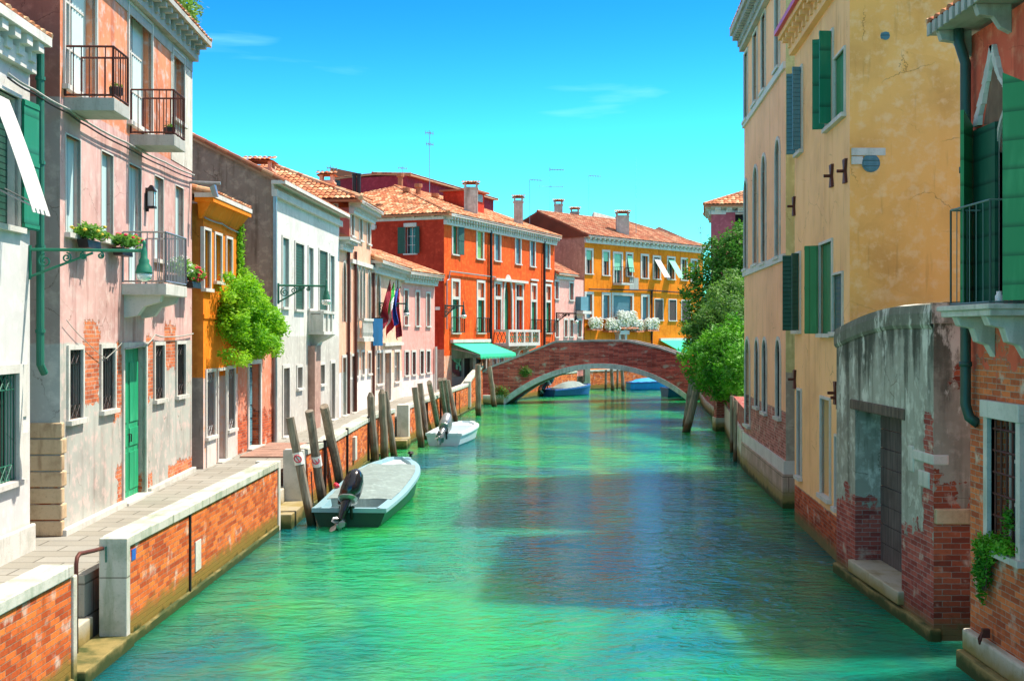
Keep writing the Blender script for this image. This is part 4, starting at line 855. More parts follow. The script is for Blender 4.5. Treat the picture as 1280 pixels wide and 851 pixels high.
MB().tube([F.P(.15,4.2,.1),F.P(.15,6.85,.1),F.P(.35,6.9,.12),F.P(F.u(560),7.35,.12),F.P(F.u(617),7.3,.12)], .04, 6).tube([SFX.P(SFX.L-.7,6.85,.05),SFX.P(SFX.L,6.85,.1)], .04, 6).build('conduit', M['steel'], b8)
MB().obox(SFX,SFX.u(544.5),SFX.u(550),0,.05,SFX.z(547,387.5),SFX.z(547,383.5)).build('sign_plate', M['plast'], b8)
mb = MB(); c = SFX.P(SFX.u(467.5), SFX.z(467,284), 0); mb.tube([SFX.P(SFX.u(467.5),SFX.z(467,284),0), SFX.P(SFX.u(467.5),SFX.z(467,284),.15)], .17, 12); mb.build('flue_outlet', M['trim'], b8)
# white stone balcony
u0,u1 = F.u(617.5), F.u(657.5); out8 = .95; zs, zr = F.z(640,430.0), F.z(640,412.5); mb = MB(); mb.obox(F,u0,u1,0,out8,zs-.1,zs+.1); 
NB = 5
def stile(F, mb, u, n0): mb.obox(F,u-.09,u+.09,n0-.18,n0,zs+.1,zr-.12)
mb.obox(F,u0,u1,out8-.2,out8,zr-.12,zr+.02); mb.obox(F,u0,u0+.2,0,out8-.2,zr-.12,zr+.02); mb.obox(F,u1-.2,u1,0,out8-.2,zr-.12,zr+.02)
for i in range(NB): stile(F, mb, u0+.09+(u1-u0-.18)*i/(NB-1), out8-.01)
bb = mb.build('stone_balcony', M['trim'], b8)
mb = MB()
for i in range(NB-1):
    ua = u0+.2+(u1-u0-.18)*i/(NB-1); ub = u0+(u1-u0-.18)*(i+1)/(NB-1)-.02
    for k_ in range(3):
        for z0_, z1_ in ((zs+.1, (zs+zr)/2), ((zs+zr)/2, zr-.12)):
            x0,x1 = ua+(ub-ua)*k_/3, ua+(ub-ua)*(k_+1)/3; xm = (x0+x1)/2
            mb.tube([F.P(x0,z0_,out8-.1),F.P(xm,(z0_+z1_)/2,out8-.08),F.P(x1,z1_,out8-.1)], .022, 5); mb.tube([F.P(x1,z0_,out8-.1),F.P(xm,(z0_+z1_)/2,out8-.12),F.P(x0,z1_,out8-.1)], .022, 5)
    mb.tube([F.P(ua,(zs+zr)/2,out8-.1),F.P(ub,(zs+zr)/2,out8-.1)], .02, 5)
for k_ in range(3):
    x0, x1 = .08+k_*.25, .33+k_*.25; mb.tube([F.P(u0+.1,zs+.1,x0),F.P(u0+.1,zr-.12,x1)], .022, 5); mb.tube([F.P(u0+.1,zs+.1,x1),F.P(u0+.1,zr-.12,x0)], .022, 5)
mb.build('fretwork', M['green_iron'], bb)
for i in range(4):
    u = u0+.3+(u1-u0-.8)*i/3; pr = [(0,zs-.1),(out8*.9,zs-.1),(out8*.8,zs-.25),(out8*.35,zs-.4),(.15,zs-.75),(0,zs-.8)]
    MB().hexa([F.P(u,z,n) for n,z in pr],[F.P(u+.25,z,n) for n,z in pr]).build('bracket', M['stone'], bb)
# shop front
s8 = MB(); a,b,c,d,_ = shop; s8.obox(F,a,b,-.35,-.30,c,d); so = s8.build('shop_front', M['dark'], b8)
m_ = MB(); w0, w1, w2 = F.u(566), F.u(581.5), F.u(594)
for (x0,x1,z0_,z1_) in ((a,a+.2,c,d),(w0,w1,c,c+.55),(w1-.08,w1+.08,c,d),(w2-.1,w2+.35,c,d),(a,b,d-.75,d),(b-.25,b,c,d)): m_.obox(F,x0,x1,-.3,-.1,z0_,z1_)
m_.build('shop_frame', M['grey'], so); MB().obox(F,w0,w1-.1,-.22,-.2,c+.55,d-.75).build('shop_pane', M['glass'], so)
rm = MB()
for i in range(16):
    u = w0+.25+(w1-w0-.6)*random.random(); z = c+.7+random.random()*.9; rm.obox(F,u,u+.22,-.19,-.17,z,z+.3)
rm.build('shop_display', M['awn_mint'], so)
rm = MB()
for i in range(22): u = w2+.5+(b-w2-.8)*random.random(); z = c+.2+random.random()*1.6; rm.obox(F,u,u+.2,-.28,-.2,z,z+.25)
rm.build('shelf_goods', M['tile'], so)
m_ = MB(); u0,u1 = F.u(564), F.u(610); zt_ = F.z(585,428.5); m_.hexa([F.P(u0,zt_-.03,.03),F.P(u1,zt_-.03,.03),F.P(u1,zt_-.62,1.75),F.P(u0,zt_-.62,1.75)],[F.P(u0,zt_,.03),F.P(u1,zt_,.03),F.P(u1,zt_-.59,1.75),F.P(u0,zt_-.59,1.75)])
N = 26
m_.hexa([F.P(u0,zt_-.75,1.76),F.P(u1,zt_-.75,1.76),F.P(u1,zt_-.75,1.78),F.P(u0,zt_-.75,1.78)],[F.P(u0,zt_-.59,1.73),F.P(u1,zt_-.59,1.73),F.P(u1,zt_-.59,1.75),F.P(u0,zt_-.59,1.75)])
for i in range(N): ua, ub = u0+(u1-u0)*i/N, u0+(u1-u0)*(i+.6)/N; m_.hexa([F.P(ua,zt_-.85,1.765),F.P(ub,zt_-.85,1.765),F.P(ub,zt_-.85,1.78),F.P(ua,zt_-.85,1.78)],[F.P(ua,zt_-.75,1.76),F.P(ub,zt_-.75,1.76),F.P(ub,zt_-.75,1.78),F.P(ua,zt_-.75,1.78)])
ao = m_.build('awning', M['awn_green'], b8); MB().obox(F,u0-.1,u1+.1,0,.18,zt_+.02,zt_+.2).build('awning_box', M['trim'], ao)
MB().tube([F.P(u0+.05,zt_-.3,.05),F.P(u0+.05,zt_-.62,1.7)], .03, 6).tube([F.P(u1-.05,zt_-.3,.05),F.P(u1-.05,zt_-.62,1.7)], .03, 6).build('awning_arm', M['steel'], ao)
for i, (u, n, zt_, w_) in enumerate(((6.6,-1.4,13.0,.8),(13.6,-1.2,12.9,.6))): q = F.P(u,0,n); chimney(b8, q.x, q.y, 10.5, zt_-.45*0, w_, .6)
for (px_,Y_,py_) in ((474.5,68.5,255),(508,71,235),(500.5,75.5,217),(523,72,230),(544,74,242)): q = W3(px_,Y_); zt_ = ZZ(py_,Y_); MB().lathe((q.x,q.y,zt_-1.5), [(.16,0),(.16,1.25),(.24,1.28),(.24,1.5)], 10).build('flue_pot', M['terracotta'], b8)
q = F.P(8.4,0,-2.2); sk = MB(); sk.obox(F,8.6,10.8,-4.2,-2.4,10.9,12.75); so = sk.build('dormer', M['pl_redside'], b8, frame=F); MB().obox(F,8.8,10.5,-2.4,-2.36,12.2,12.65).build('dormer_pane', M['sh_teal'], so); MB().obox(F,8.4,11,-4.4,-2.1,12.75,12.85).build('dormer_roof', M['tile_dk'], so)

# 9: small pink house behind the bridge
F = Fac((2.92,81.0),(5.1,85.6)); F9 = F
b9 = house('house', 'small pink house squeezed between the red house and the yellow house', F)
M['pl_pink9'] = plaster('soft pink render', (.80,.40,.34), damp=0, stain=.4)
h9 = [H(F,693.8,697.8,352,373.5),H(F,712,716.5,354,375),H(F,694.2,698,400,421),H(F,705.4,709,400,420.5),H(F,712.2,716.2,400,420.5),H(F,722.2,726.4,400.5,421)]
body(F, b9, 4, 7.75, 'pl_pink9', 'pl_pink9', holes=h9, z0=.3)
for h_ in h9: window(F, b9, h_, .12, pane='sh_dkgreen', bars=None)
cornice(F, b9, 0, F.L*.62, 8.05, .35, .3, 30, dent=False); roof(F, b9, 8.0, 5.5, .5, .35, mat='tile_dk', uB=F.L*.66)
mb = MB(); u0,u1 = F.u(719.5), F.u(729); z0_,z1_ = F.z(724,388), F.z(724,371); mb.obox(F,u0,u1,0,.4,z0_,z1_); lo = mb.build('louvred_box', M['sh_blue'], b9, frame=F); MB().obox(F,u0-.1,u1+.1,0,.6,z0_-.25,z0_-.05).build('ledge', M['trim'], b9)

# 10: yellow orange house across the far canal
F = Fac((5.2,86),(15.6,98)); F10 = F
M['pl_yel'] = plaster('yellow orange render', (.88,.235,.010), damp=0, stain=.8, fade=(.90,.31,.03), vari=.9); M['pl_greybr'] = plaster('grey brown gable', (.52,.33,.24), damp=0, stain=.8, patches=[(0,9,0,6)])
b10 = house('house', 'long yellow orange house behind the bridge with white window boxes', F)
t10 = [(732.6,739.8,313,342,'up'),(754,760.8,315,344,'up'),(783.6,789.8,318,345,'up2'),(802.2,809.5,320,347.6,None),(817.2,824.6,322,348.6,'white'),(835,842.6,323,349,'mint'),(852,858,324.6,350,None),(864.4,871,326,351.6,'low')]
HT = [H(F,*x[:4]) for x in t10]; HD = H(F,767.5,776.8,317.5,354); l10 = [(732.6,739.8,368,398),(754.2,761.4,369,398),(766.5,790,369.5,396),(803,809.8,371,400)]; HL = [H(F,*x) for x in l10]
s10 = [(818.3,828.3,374.5,400),(836.2,845,375,400.5),(852,862.4,376,401)]; HS = [H(F,*x) for x in s10]
body(F, b10, 8.6, 10.7, 'pl_yel', 'pl_greybr', holes=HT+[HD]+HL+HS, gable=.42, lift=.40, z0=.3, depth=.3)
for h_, x in zip(HT, t10):
    w = window(F, b10, h_, .16, pane='glass' if x[4] != 'low' else 'sh_teal', bars=(1,0), depth=.2); a,b,c,d,_ = h_; m_ = MB()
    if x[4] == 'up': m_.obox(F,a,b,-.1,-.06,c+(d-c)*.6,d); m_.build('blind', M['awn_mint'], w)
    if x[4] in ('white','mint','up2'):
        o_, dz = (1.0,1.55) if x[4] != 'up2' else (.25,1.3); m_.hexa([F.P(a,d-.13,.03),F.P(b,d-.13,.03),F.P(b,d-dz-.03,o_),F.P(a,d-dz-.03,o_)],[F.P(a,d-.1,.03),F.P(b,d-.1,.03),F.P(b,d-dz,o_),F.P(a,d-dz,o_)]); m_.build('awning', M['awn_white' if x[4]=='white' else 'awn_mint'], w)
window(F, b10, HD, .16, pane='glass', bars=(1,0), sill=False)
w = MB(); a,b,c,d,_ = HD; w.obox(F,a,b,-.1,-.05,c+(d-c)*.45,d); w.build('blind', M['awn_mint'], b10)
balcony(F, b10, F.u(766), F.u(781), .8, HD[2], .15, HD[2]+1.15, 'iron', 'stone', False, .2)
for h_ in HL: window(F, b10, h_, .2, pane='sh_blue', bars=None, depth=.12)
for h_ in HS: window(F, b10, h_, .08, pane='sh_brown', bars=None, depth=.02)
cornice(F, b10, 0, F.L, 10.98, .45, .42, .55, dw=.2); roof(F, b10, 10.98, 8.6, .42, .45, hipB=True, mat='tile_dk', tile=.24)
MB().obox(F,F.u(787),F.u(798),0,.015,F.z(790,362),F.z(790,347)).build('render_patch', M['grey'], b10)
MB().tube([F.P(F.u(735),F.z(735,361.5),.1),F.P(F.u(812),F.z(812,363),.1),F.P(F.u(865),F.z(865,367),.1)], .05, 6).build('conduit', M['iron'], b10); MB().tube([F.P(F.u(813.5),2,.1),F.P(F.u(813.5),F.z(813,363),.1)], .07, 6).build('downpipe', M['iron'], b10)
q = F.P(F.u(794)-.4,0,-.9); chimney(b10, q.x, q.y, 11.2, 13.2, .95, .8)
for px, zt_ in ((698,14.3),(718.5,13.7)): q = W3(px, 93); chimney(b10, q.x, q.y, 11, zt_, .65, .55)
mb = MB(); q = [W3(742,96),W3(776,101),W3(776,103),W3(740,98)]; mb.hexa([(v.x,v.y,11.5) for v in q], [(v.x,v.y,ZZ(265,96)) if i in (0,3) else (v.x,v.y,ZZ(274,101)) for i,v in enumerate(q)]); mb.build('roof_box', M['pl_cream'], b10)
MB().obox(F,F.u(824),F.u(872),0,.15,F.z(845,425.5),F.z(845,422.5)).build('awning_box', M['trim'], b10)
m_ = MB(); u0,u1 = F.u(824), F.u(870); zt_ = F.z(845,424.5); m_.hexa([F.P(u0,zt_-.03,.03),F.P(u1,zt_-.03,.03),F.P(u1,zt_-.75,1.6),F.P(u0,zt_-.75,1.6)],[F.P(u0,zt_,.03),F.P(u1,zt_,.03),F.P(u1,zt_-.7,1.6),F.P(u0,zt_-.7,1.6)]); m_.obox(F,u0,u1,1.58,1.62,zt_-1.0,zt_-.72); m_.build('awning', M['awn_green'], b10)
mb = MB(); a_ = (F.u(768),F.u(780)); mb.obox(F,a_[0],a_[1],0,.5,F.z(774,418),F.z(774,413)); mb.obox(F,a_[0]+.1,a_[0]+.35,0,.35,F.z(774,425),F.z(774,418)); mb.obox(F,a_[1]-.35,a_[1]-.1,0,.35,F.z(774,425),F.z(774,418)); mb.build('stone_ledge', M['stone'], b10)
WB = 'white flower boxes on the yellow house'
flowerbox(F, F.u(740), F.z(740,413), 1.3, 'white flower box at the left corner of the yellow house above the bridge', WB, n=.05, mat='leaf_white', npet=420, ps=1.4, boxmat='terracotta', pet=('pet_white',), h=.75, out=.45, dens=1.1)
flowerbox(F, F.u(761), F.z(761,415), 1.5, 'white flower box left of the big middle cluster of blossoms', WB, n=.05, mat='leaf_white', npet=480, ps=1.4, boxmat='terracotta', pet=('pet_white',), h=.85, out=.5, dens=1.1)
flowerbox(F, F.u(779), F.z(779,411), 2.2, 'tallest and widest cluster of white blossoms under the triple window', WB, n=.05, mat='leaf_white', npet=900, ps=1.4, boxmat='terracotta', pet=('pet_white',), h=1.2, out=.6, dens=1.3)
flowerbox(F, F.u(792), F.z(792,415), 1.2, 'white flower box touching the right end of the big middle cluster', WB, n=.05, mat='leaf_white', npet=400, ps=1.4, boxmat='terracotta', pet=('pet_white',), h=.8, out=.5, dens=1.1)
flowerbox(F, F.u(810), F.z(810,414), 1.5, 'white flower box standing apart on the right above the parapet', WB, n=.05, mat='leaf_white', npet=480, ps=1.4, boxmat='terracotta', pet=('pet_white',), h=.85, out=.5, dens=1.1)

# buildings behind the roofs
F = Fac((-7.0,80),(-1.46,95)); b11 = house('house', 'maroon upper storey showing above the roof of the red house', F)
M['pl_maroon'] = plaster('maroon render', (.26,.03,.05), damp=0, stain=.3); body(F, b11, 5, 14.5, 'pl_maroon', 'pl_maroon', z0=0); roof(F, b11, 14.55, 5, .06, .35, mat='tile_dk')
F = Fac((-9.6,86),(-8.6,98)); b12 = house('house', 'dark grey gabled building rising behind the hipped tile roof', F)
M['pl_dkgrey'] = plaster('dark grey render', (.07,.085,.09), damp=0); body(F, b12, 7, 15.0, 'pl_dkgrey', 'pl_dkgrey', gable=.0, z0=0)
MB().hexa([F.P(0,15,-3.5),F.P(0,15,.4),F.P(8,15,.4),F.P(8,15,-3.5)],[F.P(0,15.9,-3.5),F.P(0,15.05,.4),F.P(8,15.05,.4),F.P(8,15.9,-3.5)]).build('roof', M['tile_dk'], b12)
F = Fac((-8.9,68),(-7.6,78)); b13 = house('house', 'tiled rear house with pale eaves just left of the red house roof', F)
body(F, b13, 7, 11.6, 'pl_cream', 'pl_cream', z0=0, gable=.35); roof(F, b13, 11.7, 7, .35, .5)
for px in (443,448.5): q = W3(px, 72); MB().lathe((q.x,q.y,11.5), [(.12,0),(.12,1.9),(.15,1.92),(.15,2.05)], 8).build('flue_pot', M['iron'], b13)
# chimneys on the white and salmon houses
q = W3(326,41); chimney(b4, q.x, q.y, 9.0, ZZ(199,41), 1.0*.85, .7, 'pl_salmon')
q = W3(409,48); chimney(b5, q.x, q.y, 9.3, ZZ(216,48), .55, .5, 'pl_salmon')
q = W3(242,38); chimney(b4, q.x, q.y, 9.3, ZZ(176,38), .4, .4, 'ch_brick')
# purple house at right behind the tree
F = Fac((10.8,65),(11.6,70),-1); b14 = house('house', 'plum coloured house rising behind the dark tree', F)
M['pl_plum'] = plaster('plum render', (.42,.10,.13), damp=0, stain=.3)
SP = Fac((10.8,65),(18,65)); hp = (SP.u(918.5), SP.u(936), SP.z(925,291), SP.z(925,262), None)
body(F, b14, 8, 10.5, 'pl_plum', 'pl_plum', z0=0, sideholes=[hp]); window(SP, b14, hp, .14, pane='dark', bars=None)
cornice(SP, b14, 0, 8, 10.85, .35, .35, .6, dw=.3); cornice(F, b14, 0, F.L, 10.85, .35, .35, .6, dw=.3); roof(F, b14, 10.9, 8, .4, .4, hipA=True, hipB=True, ovA=.4)
# ------------------------------------------------------------------ houses on the right bank
def HR(F, *x, **k): return H(F, *x, **k)
# peach house
F = Fac((6.25,27.4),(6.87,35.5),-1); FP = F
M['pl_peachR'] = plaster('peach orange render', (.97,.51,.29), damp=0, stain=.35, brickbase=True, brickz=2.19, bc=((.52,.20,.16),(.36,.12,.09),(.55,.42,.36)), fade=(.96,.50,.22), vari=.6)
M['pl_lime'] = plaster('pale lime render', (.55,.55,.26), damp=0, stain=.8, low=(.36,.33,.27), lowz=3.1)
c1 = house('house', 'tall peach house on the right with rows of narrow arched windows over the water', F)
hp = [(HR(F,930.8,935,66,150),'sh_blue'),(HR(F,942,947,41,129),'sh_blue'),(HR(F,952.5,957.4,18,114),'sh_blue'),(HR(F,969.6,975,-12,86),'sh_blue')]
mid = [HR(F,930.8,934.5,226,336,'round'),HR(F,942.4,947.6,209,330,'round'),HR(F,953,957.8,195,328,'round'),HR(F,970,975.4,175,321,'round')]
low = [HR(F,932,937.6,424,531,'round'),HR(F,944.6,948.8,425,508,'round'),HR(F,954.2,958.6,425,515,'round'),HR(F,971,976,425,521,'round')]
body(F, c1, 8, 12.4, 'pl_peachR', 'pl_lime', holes=[h for h,_ in hp]+mid+low, z0=-1)
for h_,m_ in hp: window(F, c1, h_, .06, pane=m_, bars=None, depth=.12)
for h_ in mid: window(F, c1, h_, .08, mat='stone', pane='sh_blue', bars=None, depth=.14)
for i, h_ in enumerate(low): window(F, c1, h_, .09, mat='stone', pane='sh_teal' if i == 0 else 'sh_blue', bars=None, depth=.14, grille=None if i == 0 else 'iron')
cornice(F, c1, 0, F.L, 12.95, .42, .55, .26, mat='grey', dw=.13); roof(F, c1, 12.95, 8, .4, .4)
for px, py in ((982,80),(982,320)): z = ZZ(py, 27.4); MB().obox(F,0,F.L+.02,0,.06,z-.1,z+.06).build('string_course', M['trim'], c1)
MB().obox(F,-.03,F.L+.02,-.3,.05,.78,1.08).build('stone_band', M['trim'], c1); MB().obox(F,-.05,F.L+.02,-.3,.08,-1.5,.78).build('stone_base', stone('pinkish base stone', (.50,.36,.29), (.2,.17,.1), .5, blocks=(.7,.36,.012), algae=True), c1)

# yellow house
F = Fac((5.6,19.9),(6.03,25.6),-1); FY = F
M['pl_yR'] = plaster('sunny yellow render', (.98,.56,.27), damp=0, stain=.6, brickbase=True, brickz=.78, fade=(.97,.56,.22), vari=.7, streakc=(.75,.62,.5)); M['pl_yS'] = plaster('golden side render', (.97,.48,.14), damp=0, stain=.35, vari=1.1, fade=(.98,.60,.30), streakc=(.85,.72,.5))
c2 = house('house', 'yellow house on the right with green plank shutters and a blank golden side wall', F)
ua = HR(F,1034,1042,44,158); ub = HR(F,997,1003.5,88,190); uc_ = HR(F,1026,1041,304,417); ud = HR(F,994,1001,318,413); ue = HR(F,1042,1054,343,415); uf = HR(F,1044,1057,68,147)
lw = [HR(F,1027,1038.5,499,620),HR(F,997.8,1002.2,488,595),HR(F,1045.3,1048,546,634)]
D2 = 6; body(F, c2, D2, 10.2, 'pl_yR', 'pl_yS', holes=[ua,ub,uc_,ud,ue,uf]+lw, z0=-1.5)
window(F, c2, ua, .05, pane='dark', bars=None, shut=[(1,76,.36),(-1,80,.34)], shmat='sh_dkboard', depth=.2); window(F, c2, ub, .05, pane='dark', bars=None, shut=[(1,76,.28),(-1,80,.25)], shmat='sh_blue')
window(F, c2, uc_, .05, pane='sh_board', bars=None, depth=.04, shut=[(1,60,.22)], shmat='sh_board'); window(F, c2, ud, .05, pane='dark', bars=None, shut=[(1,76,.3),(-1,70,.2)], shmat='sh_dkgreen')
window(F, c2, ue, .04, pane='sh_dkgreen', bars=None, depth=.02); window(F, c2, uf, .04, pane='sh_board', bars=None, depth=.02)
for i, h_ in enumerate(lw): window(F, c2, h_, .05, mat='trim', pane='grey' if i == 0 else 'dark', bars=None, depth=.2)
cornice(F, c2, 0, F.L, 10.35, .34, .34, .42, dw=.16, mat='pl_yR'); MB().obox(F,-.1,F.L+.1,.0,.42,10.35,10.45).build('gutter', M['signred'], c2); roof(F, c2, 10.45, D2, .4, .35)
for px, py in ((1041,220),(1058,214),(1046,491),(1050,497),(993.6,258),(994.5,474)):
    u = F.u(px); z = F.z(px,py); m_ = MB(); m_.hexa([F.P(u-.11,z-.2,0),F.P(u+.11,z-.2,0),F.P(u+.11,z-.2,.05),F.P(u-.11,z-.2,.05)],[F.P(u-.04,z,0),F.P(u+.04,z,0),F.P(u+.04,z,.05),F.P(u-.04,z,.05)]); m_.hexa([F.P(u-.04,z,0),F.P(u+.04,z,0),F.P(u+.04,z,.05),F.P(u-.04,z,.05)],[F.P(u-.11,z+.2,0),F.P(u+.11,z+.2,0),F.P(u+.11,z+.2,.05),F.P(u-.11,z+.2,.05)]); m_.tube([F.P(u,z,.03),F.P(u,z,.16)], .03, 6); m_.build('anchor_plate', M['rust'], c2)
SY = Fac((5.6,19.9),(11.6,19.9))
for px, py, r in ((1106,46,.085),(1088,204.5,.15)):
    c = W3(px,19.9,ZZ(py,19.9)); m_ = MB(); m_.tube([(c.x,19.9,c.z),(c.x,19.86,c.z)], r, 20); m_.tube([(c.x,19.86,c.z),(c.x,19.845,c.z)], r*.8, 20)
    for i in range(5): m_.box(c.x-r*.6,c.x+r*.6,19.835,19.85,c.z-r*.6+i*r*.28,c.z-r*.6+i*r*.28+.012)
    m_.build('vent_cover', M['sh_blue'], c2)
x0,x1 = W3(1064,19.9).x, W3(1106,19.9).x; MB().box(x0,x1,19.85,19.92,ZZ(195,19.9),ZZ(185.5,19.9)).box(x0,W3(1078,19.9).x,19.86,19.92,ZZ(206,19.9),ZZ(196,19.9)).build('stone_block', M['stone'], c2, bevel=.01)
# outbuilding with the water door
F = Fac((5.48,15.6),(5.45,20.15),-1); FO = F
M['pl_out'] = plaster('mouldy outhouse render', (.38,.38,.32), damp=1.0, dampz=1.5, slope=.7, big=1.1, stain=1, vari=1.2, mold=(3.2,.85), streakc=(.16,.17,.14), fade=(.66,.66,.58), bc=((.50,.13,.10),(.34,.07,.06),(.40,.30,.28)), patches=[(0,.35,-1,2.9)])
M['pl_outS'] = plaster('broken outhouse side render', (.36,.34,.28), damp=1.0, dampz=2.2, slope=.5, big=1.2, stain=.8, vari=1.2, mold=(3.0,.8), streakc=(.25,.25,.22), fade=(.5,.44,.38), bc=((.44,.12,.06),(.26,.06,.04),(.34,.28,.24),.24,.075), patches=[(.25,.5,3.25,3.55)])
c3 = house('outhouse', 'low mouldy grey outhouse with bare brick corners and a dark water door', F); c3['category'] = 'outhouse'
dr = HR(F,1069,1127,519,725); dr = (dr[0],dr[1],.39,2.78,None)
mb = MB(); N = 12; zt = lambda u: 4.40-.0*u-.32*max(0,(u-1.4)/3.2)**1.6
wall_face(F, mb, 0, F.L, -1.5, 4.0, [dr], .42)
for i in range(N): a,b = F.L*i/N, F.L*(i+1)/N; mb.quad(F.P(a,4.0),F.P(b,4.0),F.P(b,zt(b)-.12),F.P(a,zt(a)-.12))
mb.build('wall', M['pl_out'], c3, frame=F)
SO = Fac((5.48,15.6),(7.6,15.6)); mb = MB(); wall_face(SO, mb, 0, SO.L, -1.5, 4.3, []); mb.build('side_wall', M['pl_outS'], c3, frame=SO)
mb = MB()
for i in range(N):
    a,b = F.L*i/N, F.L*(i+1)/N; prf = lambda u: [(.015,zt(u)-.34),(.045,zt(u)-.29),(.05,zt(u)-.14),(.02,zt(u)-.03),(-.14,zt(u)),(-1.6,zt(u)+.05)]
    A_, B_ = prf(a), prf(b)
    for (p,q),(r_,s_) in zip(zip(A_,A_[1:]),zip(B_,B_[1:])): mb.quad(F.P(a,p[1],p[0]),F.P(b,r_[1],r_[0]),F.P(b,s_[1],s_[0]),F.P(a,q[1],q[0]))
mb.obox(F,-.04,0.0,-2.1,.04,4.12,4.39); M['cap'] = plaster('mouldy cap', (.44,.45,.36), damp=0, mold=(3.0,.7)); mb.build('wall_cap', M['cap'], c3, frame=F)
mb = MB(); a,b,c,d,_ = dr
for i in range(8): mb.obox(F,a+.02,b-.02,-.44,-.40+.004*(i%2),c+(d-c)*i/8+.008,c+(d-c)*(i+1)/8-.004)
do = mb.build('door', M['door_grey'], c3, frame=F); MB().obox(F,a+.35,a+.38,-.40,-.36,1.3,1.5).obox(F,a+.5,a+.53,-.40,-.36,1.3,1.5).build('handle', M['stone'], do)
MB().obox(F,a-.15,b+.25,-.3,.02,d,d+.16).build('lintel', wood('rotten timber', (.1,.075,.06), (.17,.13,.1)), c3, bevel=.02); MB().obox(F,a-.1,b+.1,-.42,.09,.2,.395).build('doorstep', M['stone_alg'], c3, bevel=.02)
MB().obox(F,-.05,F.L,-.1,.07,-1.5,.16).build('footing', M['stone_alg'], c3, bevel=.03)
for u, z, w_, h_ in ((.0,2.28,.75,.14),(.15,1.95,.4,.22),(.75,2.1,.2,.36)): MB().obox(F,u-.012,u+w_,-.2,.018,z,z+h_).build('repair_stone', M['stone'], c3, bevel=.02)
MB().box(5.49,6.3,15.55,15.62,1.52,1.72).build('stone_course', M['quoin'], c3, bevel=.02)
M['railgreen'] = flat('grey green rail paint', (.12,.2,.17), .5)
# red house, right edge
F = Fac((5.5,8.5),(5.5,14.4),-1); FR = F
M['pl_redR'] = plaster('flaking coral render', (.72,.13,.07), damp=1.0, dampz=3.9, slope=.6, big=1.0, stain=.7, vari=1.1, streakc=(.35,.3,.33), fade=(.80,.27,.15), bc=((.74,.20,.07),(.52,.11,.05),(.46,.34,.26)))
c4 = house('house', 'coral red house at the right edge with a balcony and open green shutters', F)
up = (F.u(1300), F.u(1249.5), 4.30, 6.55, 'round'); lo = (F.u(1275), F.u(1239), 1.55, 3.03, None)
body(F, c4, 5, 7.55, 'pl_redR', 'pl_redR', holes=[up,lo], z0=-1.5, depth=.3)
window(F, c4, up, .05, mat='stone', pane='dark', bars=None, sill=False)
w = window(F, c4, lo, .11, mat='stone', pane='glass', bars=(1,2), depth=.25, proud=.05); mb = MB(); a,b,c,d,_ = lo
for i in range(5): u = a+(b-a)*(i+.5)/5; mb.tube([F.P(u,c,-.02),F.P(u,d,-.02)], .014, 6)
for i in range(6): z = c+(d-c)*(i+.5)/6; mb.tube([F.P(a,z,-.02),F.P(b,z,-.02)], .014, 6)
mb.build('grille', M['rust'], w); MB().obox(F,a-.13,b+.16,0,.075,d+.0,d+.2).build('lintel', M['stone'], w, bevel=.01)
def leafy(mat, P_, name='shutter', par=c4): k = MB(); k.hexa([(x,y,P_[2]) for x,y in P_[0]], [(x,y,z) for (x,y),z in zip(P_[0],P_[1])]); return k.build(name, M[mat], par)
leafy('sh_dkgreen' if 0 else 'sh_hb2' if 'sh_hb2' in M else 'sh_hboard', ([(5.42,14.22),(5.20,13.92),(5.235,13.9),(5.455,14.2)],[6.45,6.58,6.58,6.45],4.34))
M['sh_hdk'] = shutter_mat('shaded cross plank shutter', (.012,.10,.06), .3, True, .2); leafy('sh_hdk', ([(5.44,13.52),(5.44,14.16),(5.48,14.16),(5.48,13.52)],[6.38,6.38,6.38,6.38],4.34))  # darker copy of the plank green, shade on this leaf put into the colour
leafy('sh_hboard', ([(5.44,12.3),(5.13,12.55),(5.16,12.58),(5.47,12.33)],[6.5,6.72,6.72,6.5],4.34))
sb = MB(); sb.box(5.02,5.5,12.6,14.05,4.18,4.25); sb.box(4.98,5.5,12.56,14.09,4.25,4.31); so = sb.build('balcony', M['stone'], c4, bevel=.012)
for y in (12.8,13.65):
    k = MB(); pr = [(5.5,4.18),(5.06,4.18),(5.10,4.08),(5.25,4.05),(5.3,3.9),(5.42,3.86),(5.5,3.72)]; k.hexa([(x,y,z) for x,z in pr],[(x,y+.16,z) for x,z in pr]); k.build('bracket', M['stone'], so, bevel=.01)
rail(so, [(5.48,13.95),(5.1,13.95),(5.1,12.8),(5.48,12.75)], 4.31, 5.42, 'railgreen', .2, .008)
mb = MB(); path = [(1224,158),(1225.5,145),(1229,132),(1232,118),(1235.5,104),(1238,90),(1241,75),(1243.5,57),(1247,72),(1250,86),(1254,97),(1260,107),(1266,116)]
for (p,q) in zip(path, path[1:]):
    a_, b_ = (F.u(p[0]),F.z(p[0],p[1])), (F.u(q[0]),F.z(q[0],q[1])); t_ = (.07+.02*random.random()) if q[0] < 1242 else .045+.012*random.random(); mb.hexa([F.P(a_[0]-t_*1.2,a_[1],0),F.P(a_[0]+t_*1.2,a_[1],0),F.P(a_[0]+t_,a_[1],.05),F.P(a_[0]-t_,a_[1],.05)],[F.P(b_[0]-t_,b_[1],0),F.P(b_[0]+t_,b_[1],0),F.P(b_[0]+t_*.7,b_[1],.05),F.P(b_[0]-t_*.7,b_[1],.05)])
mb.build('arch_moulding', M['stone'], c4)
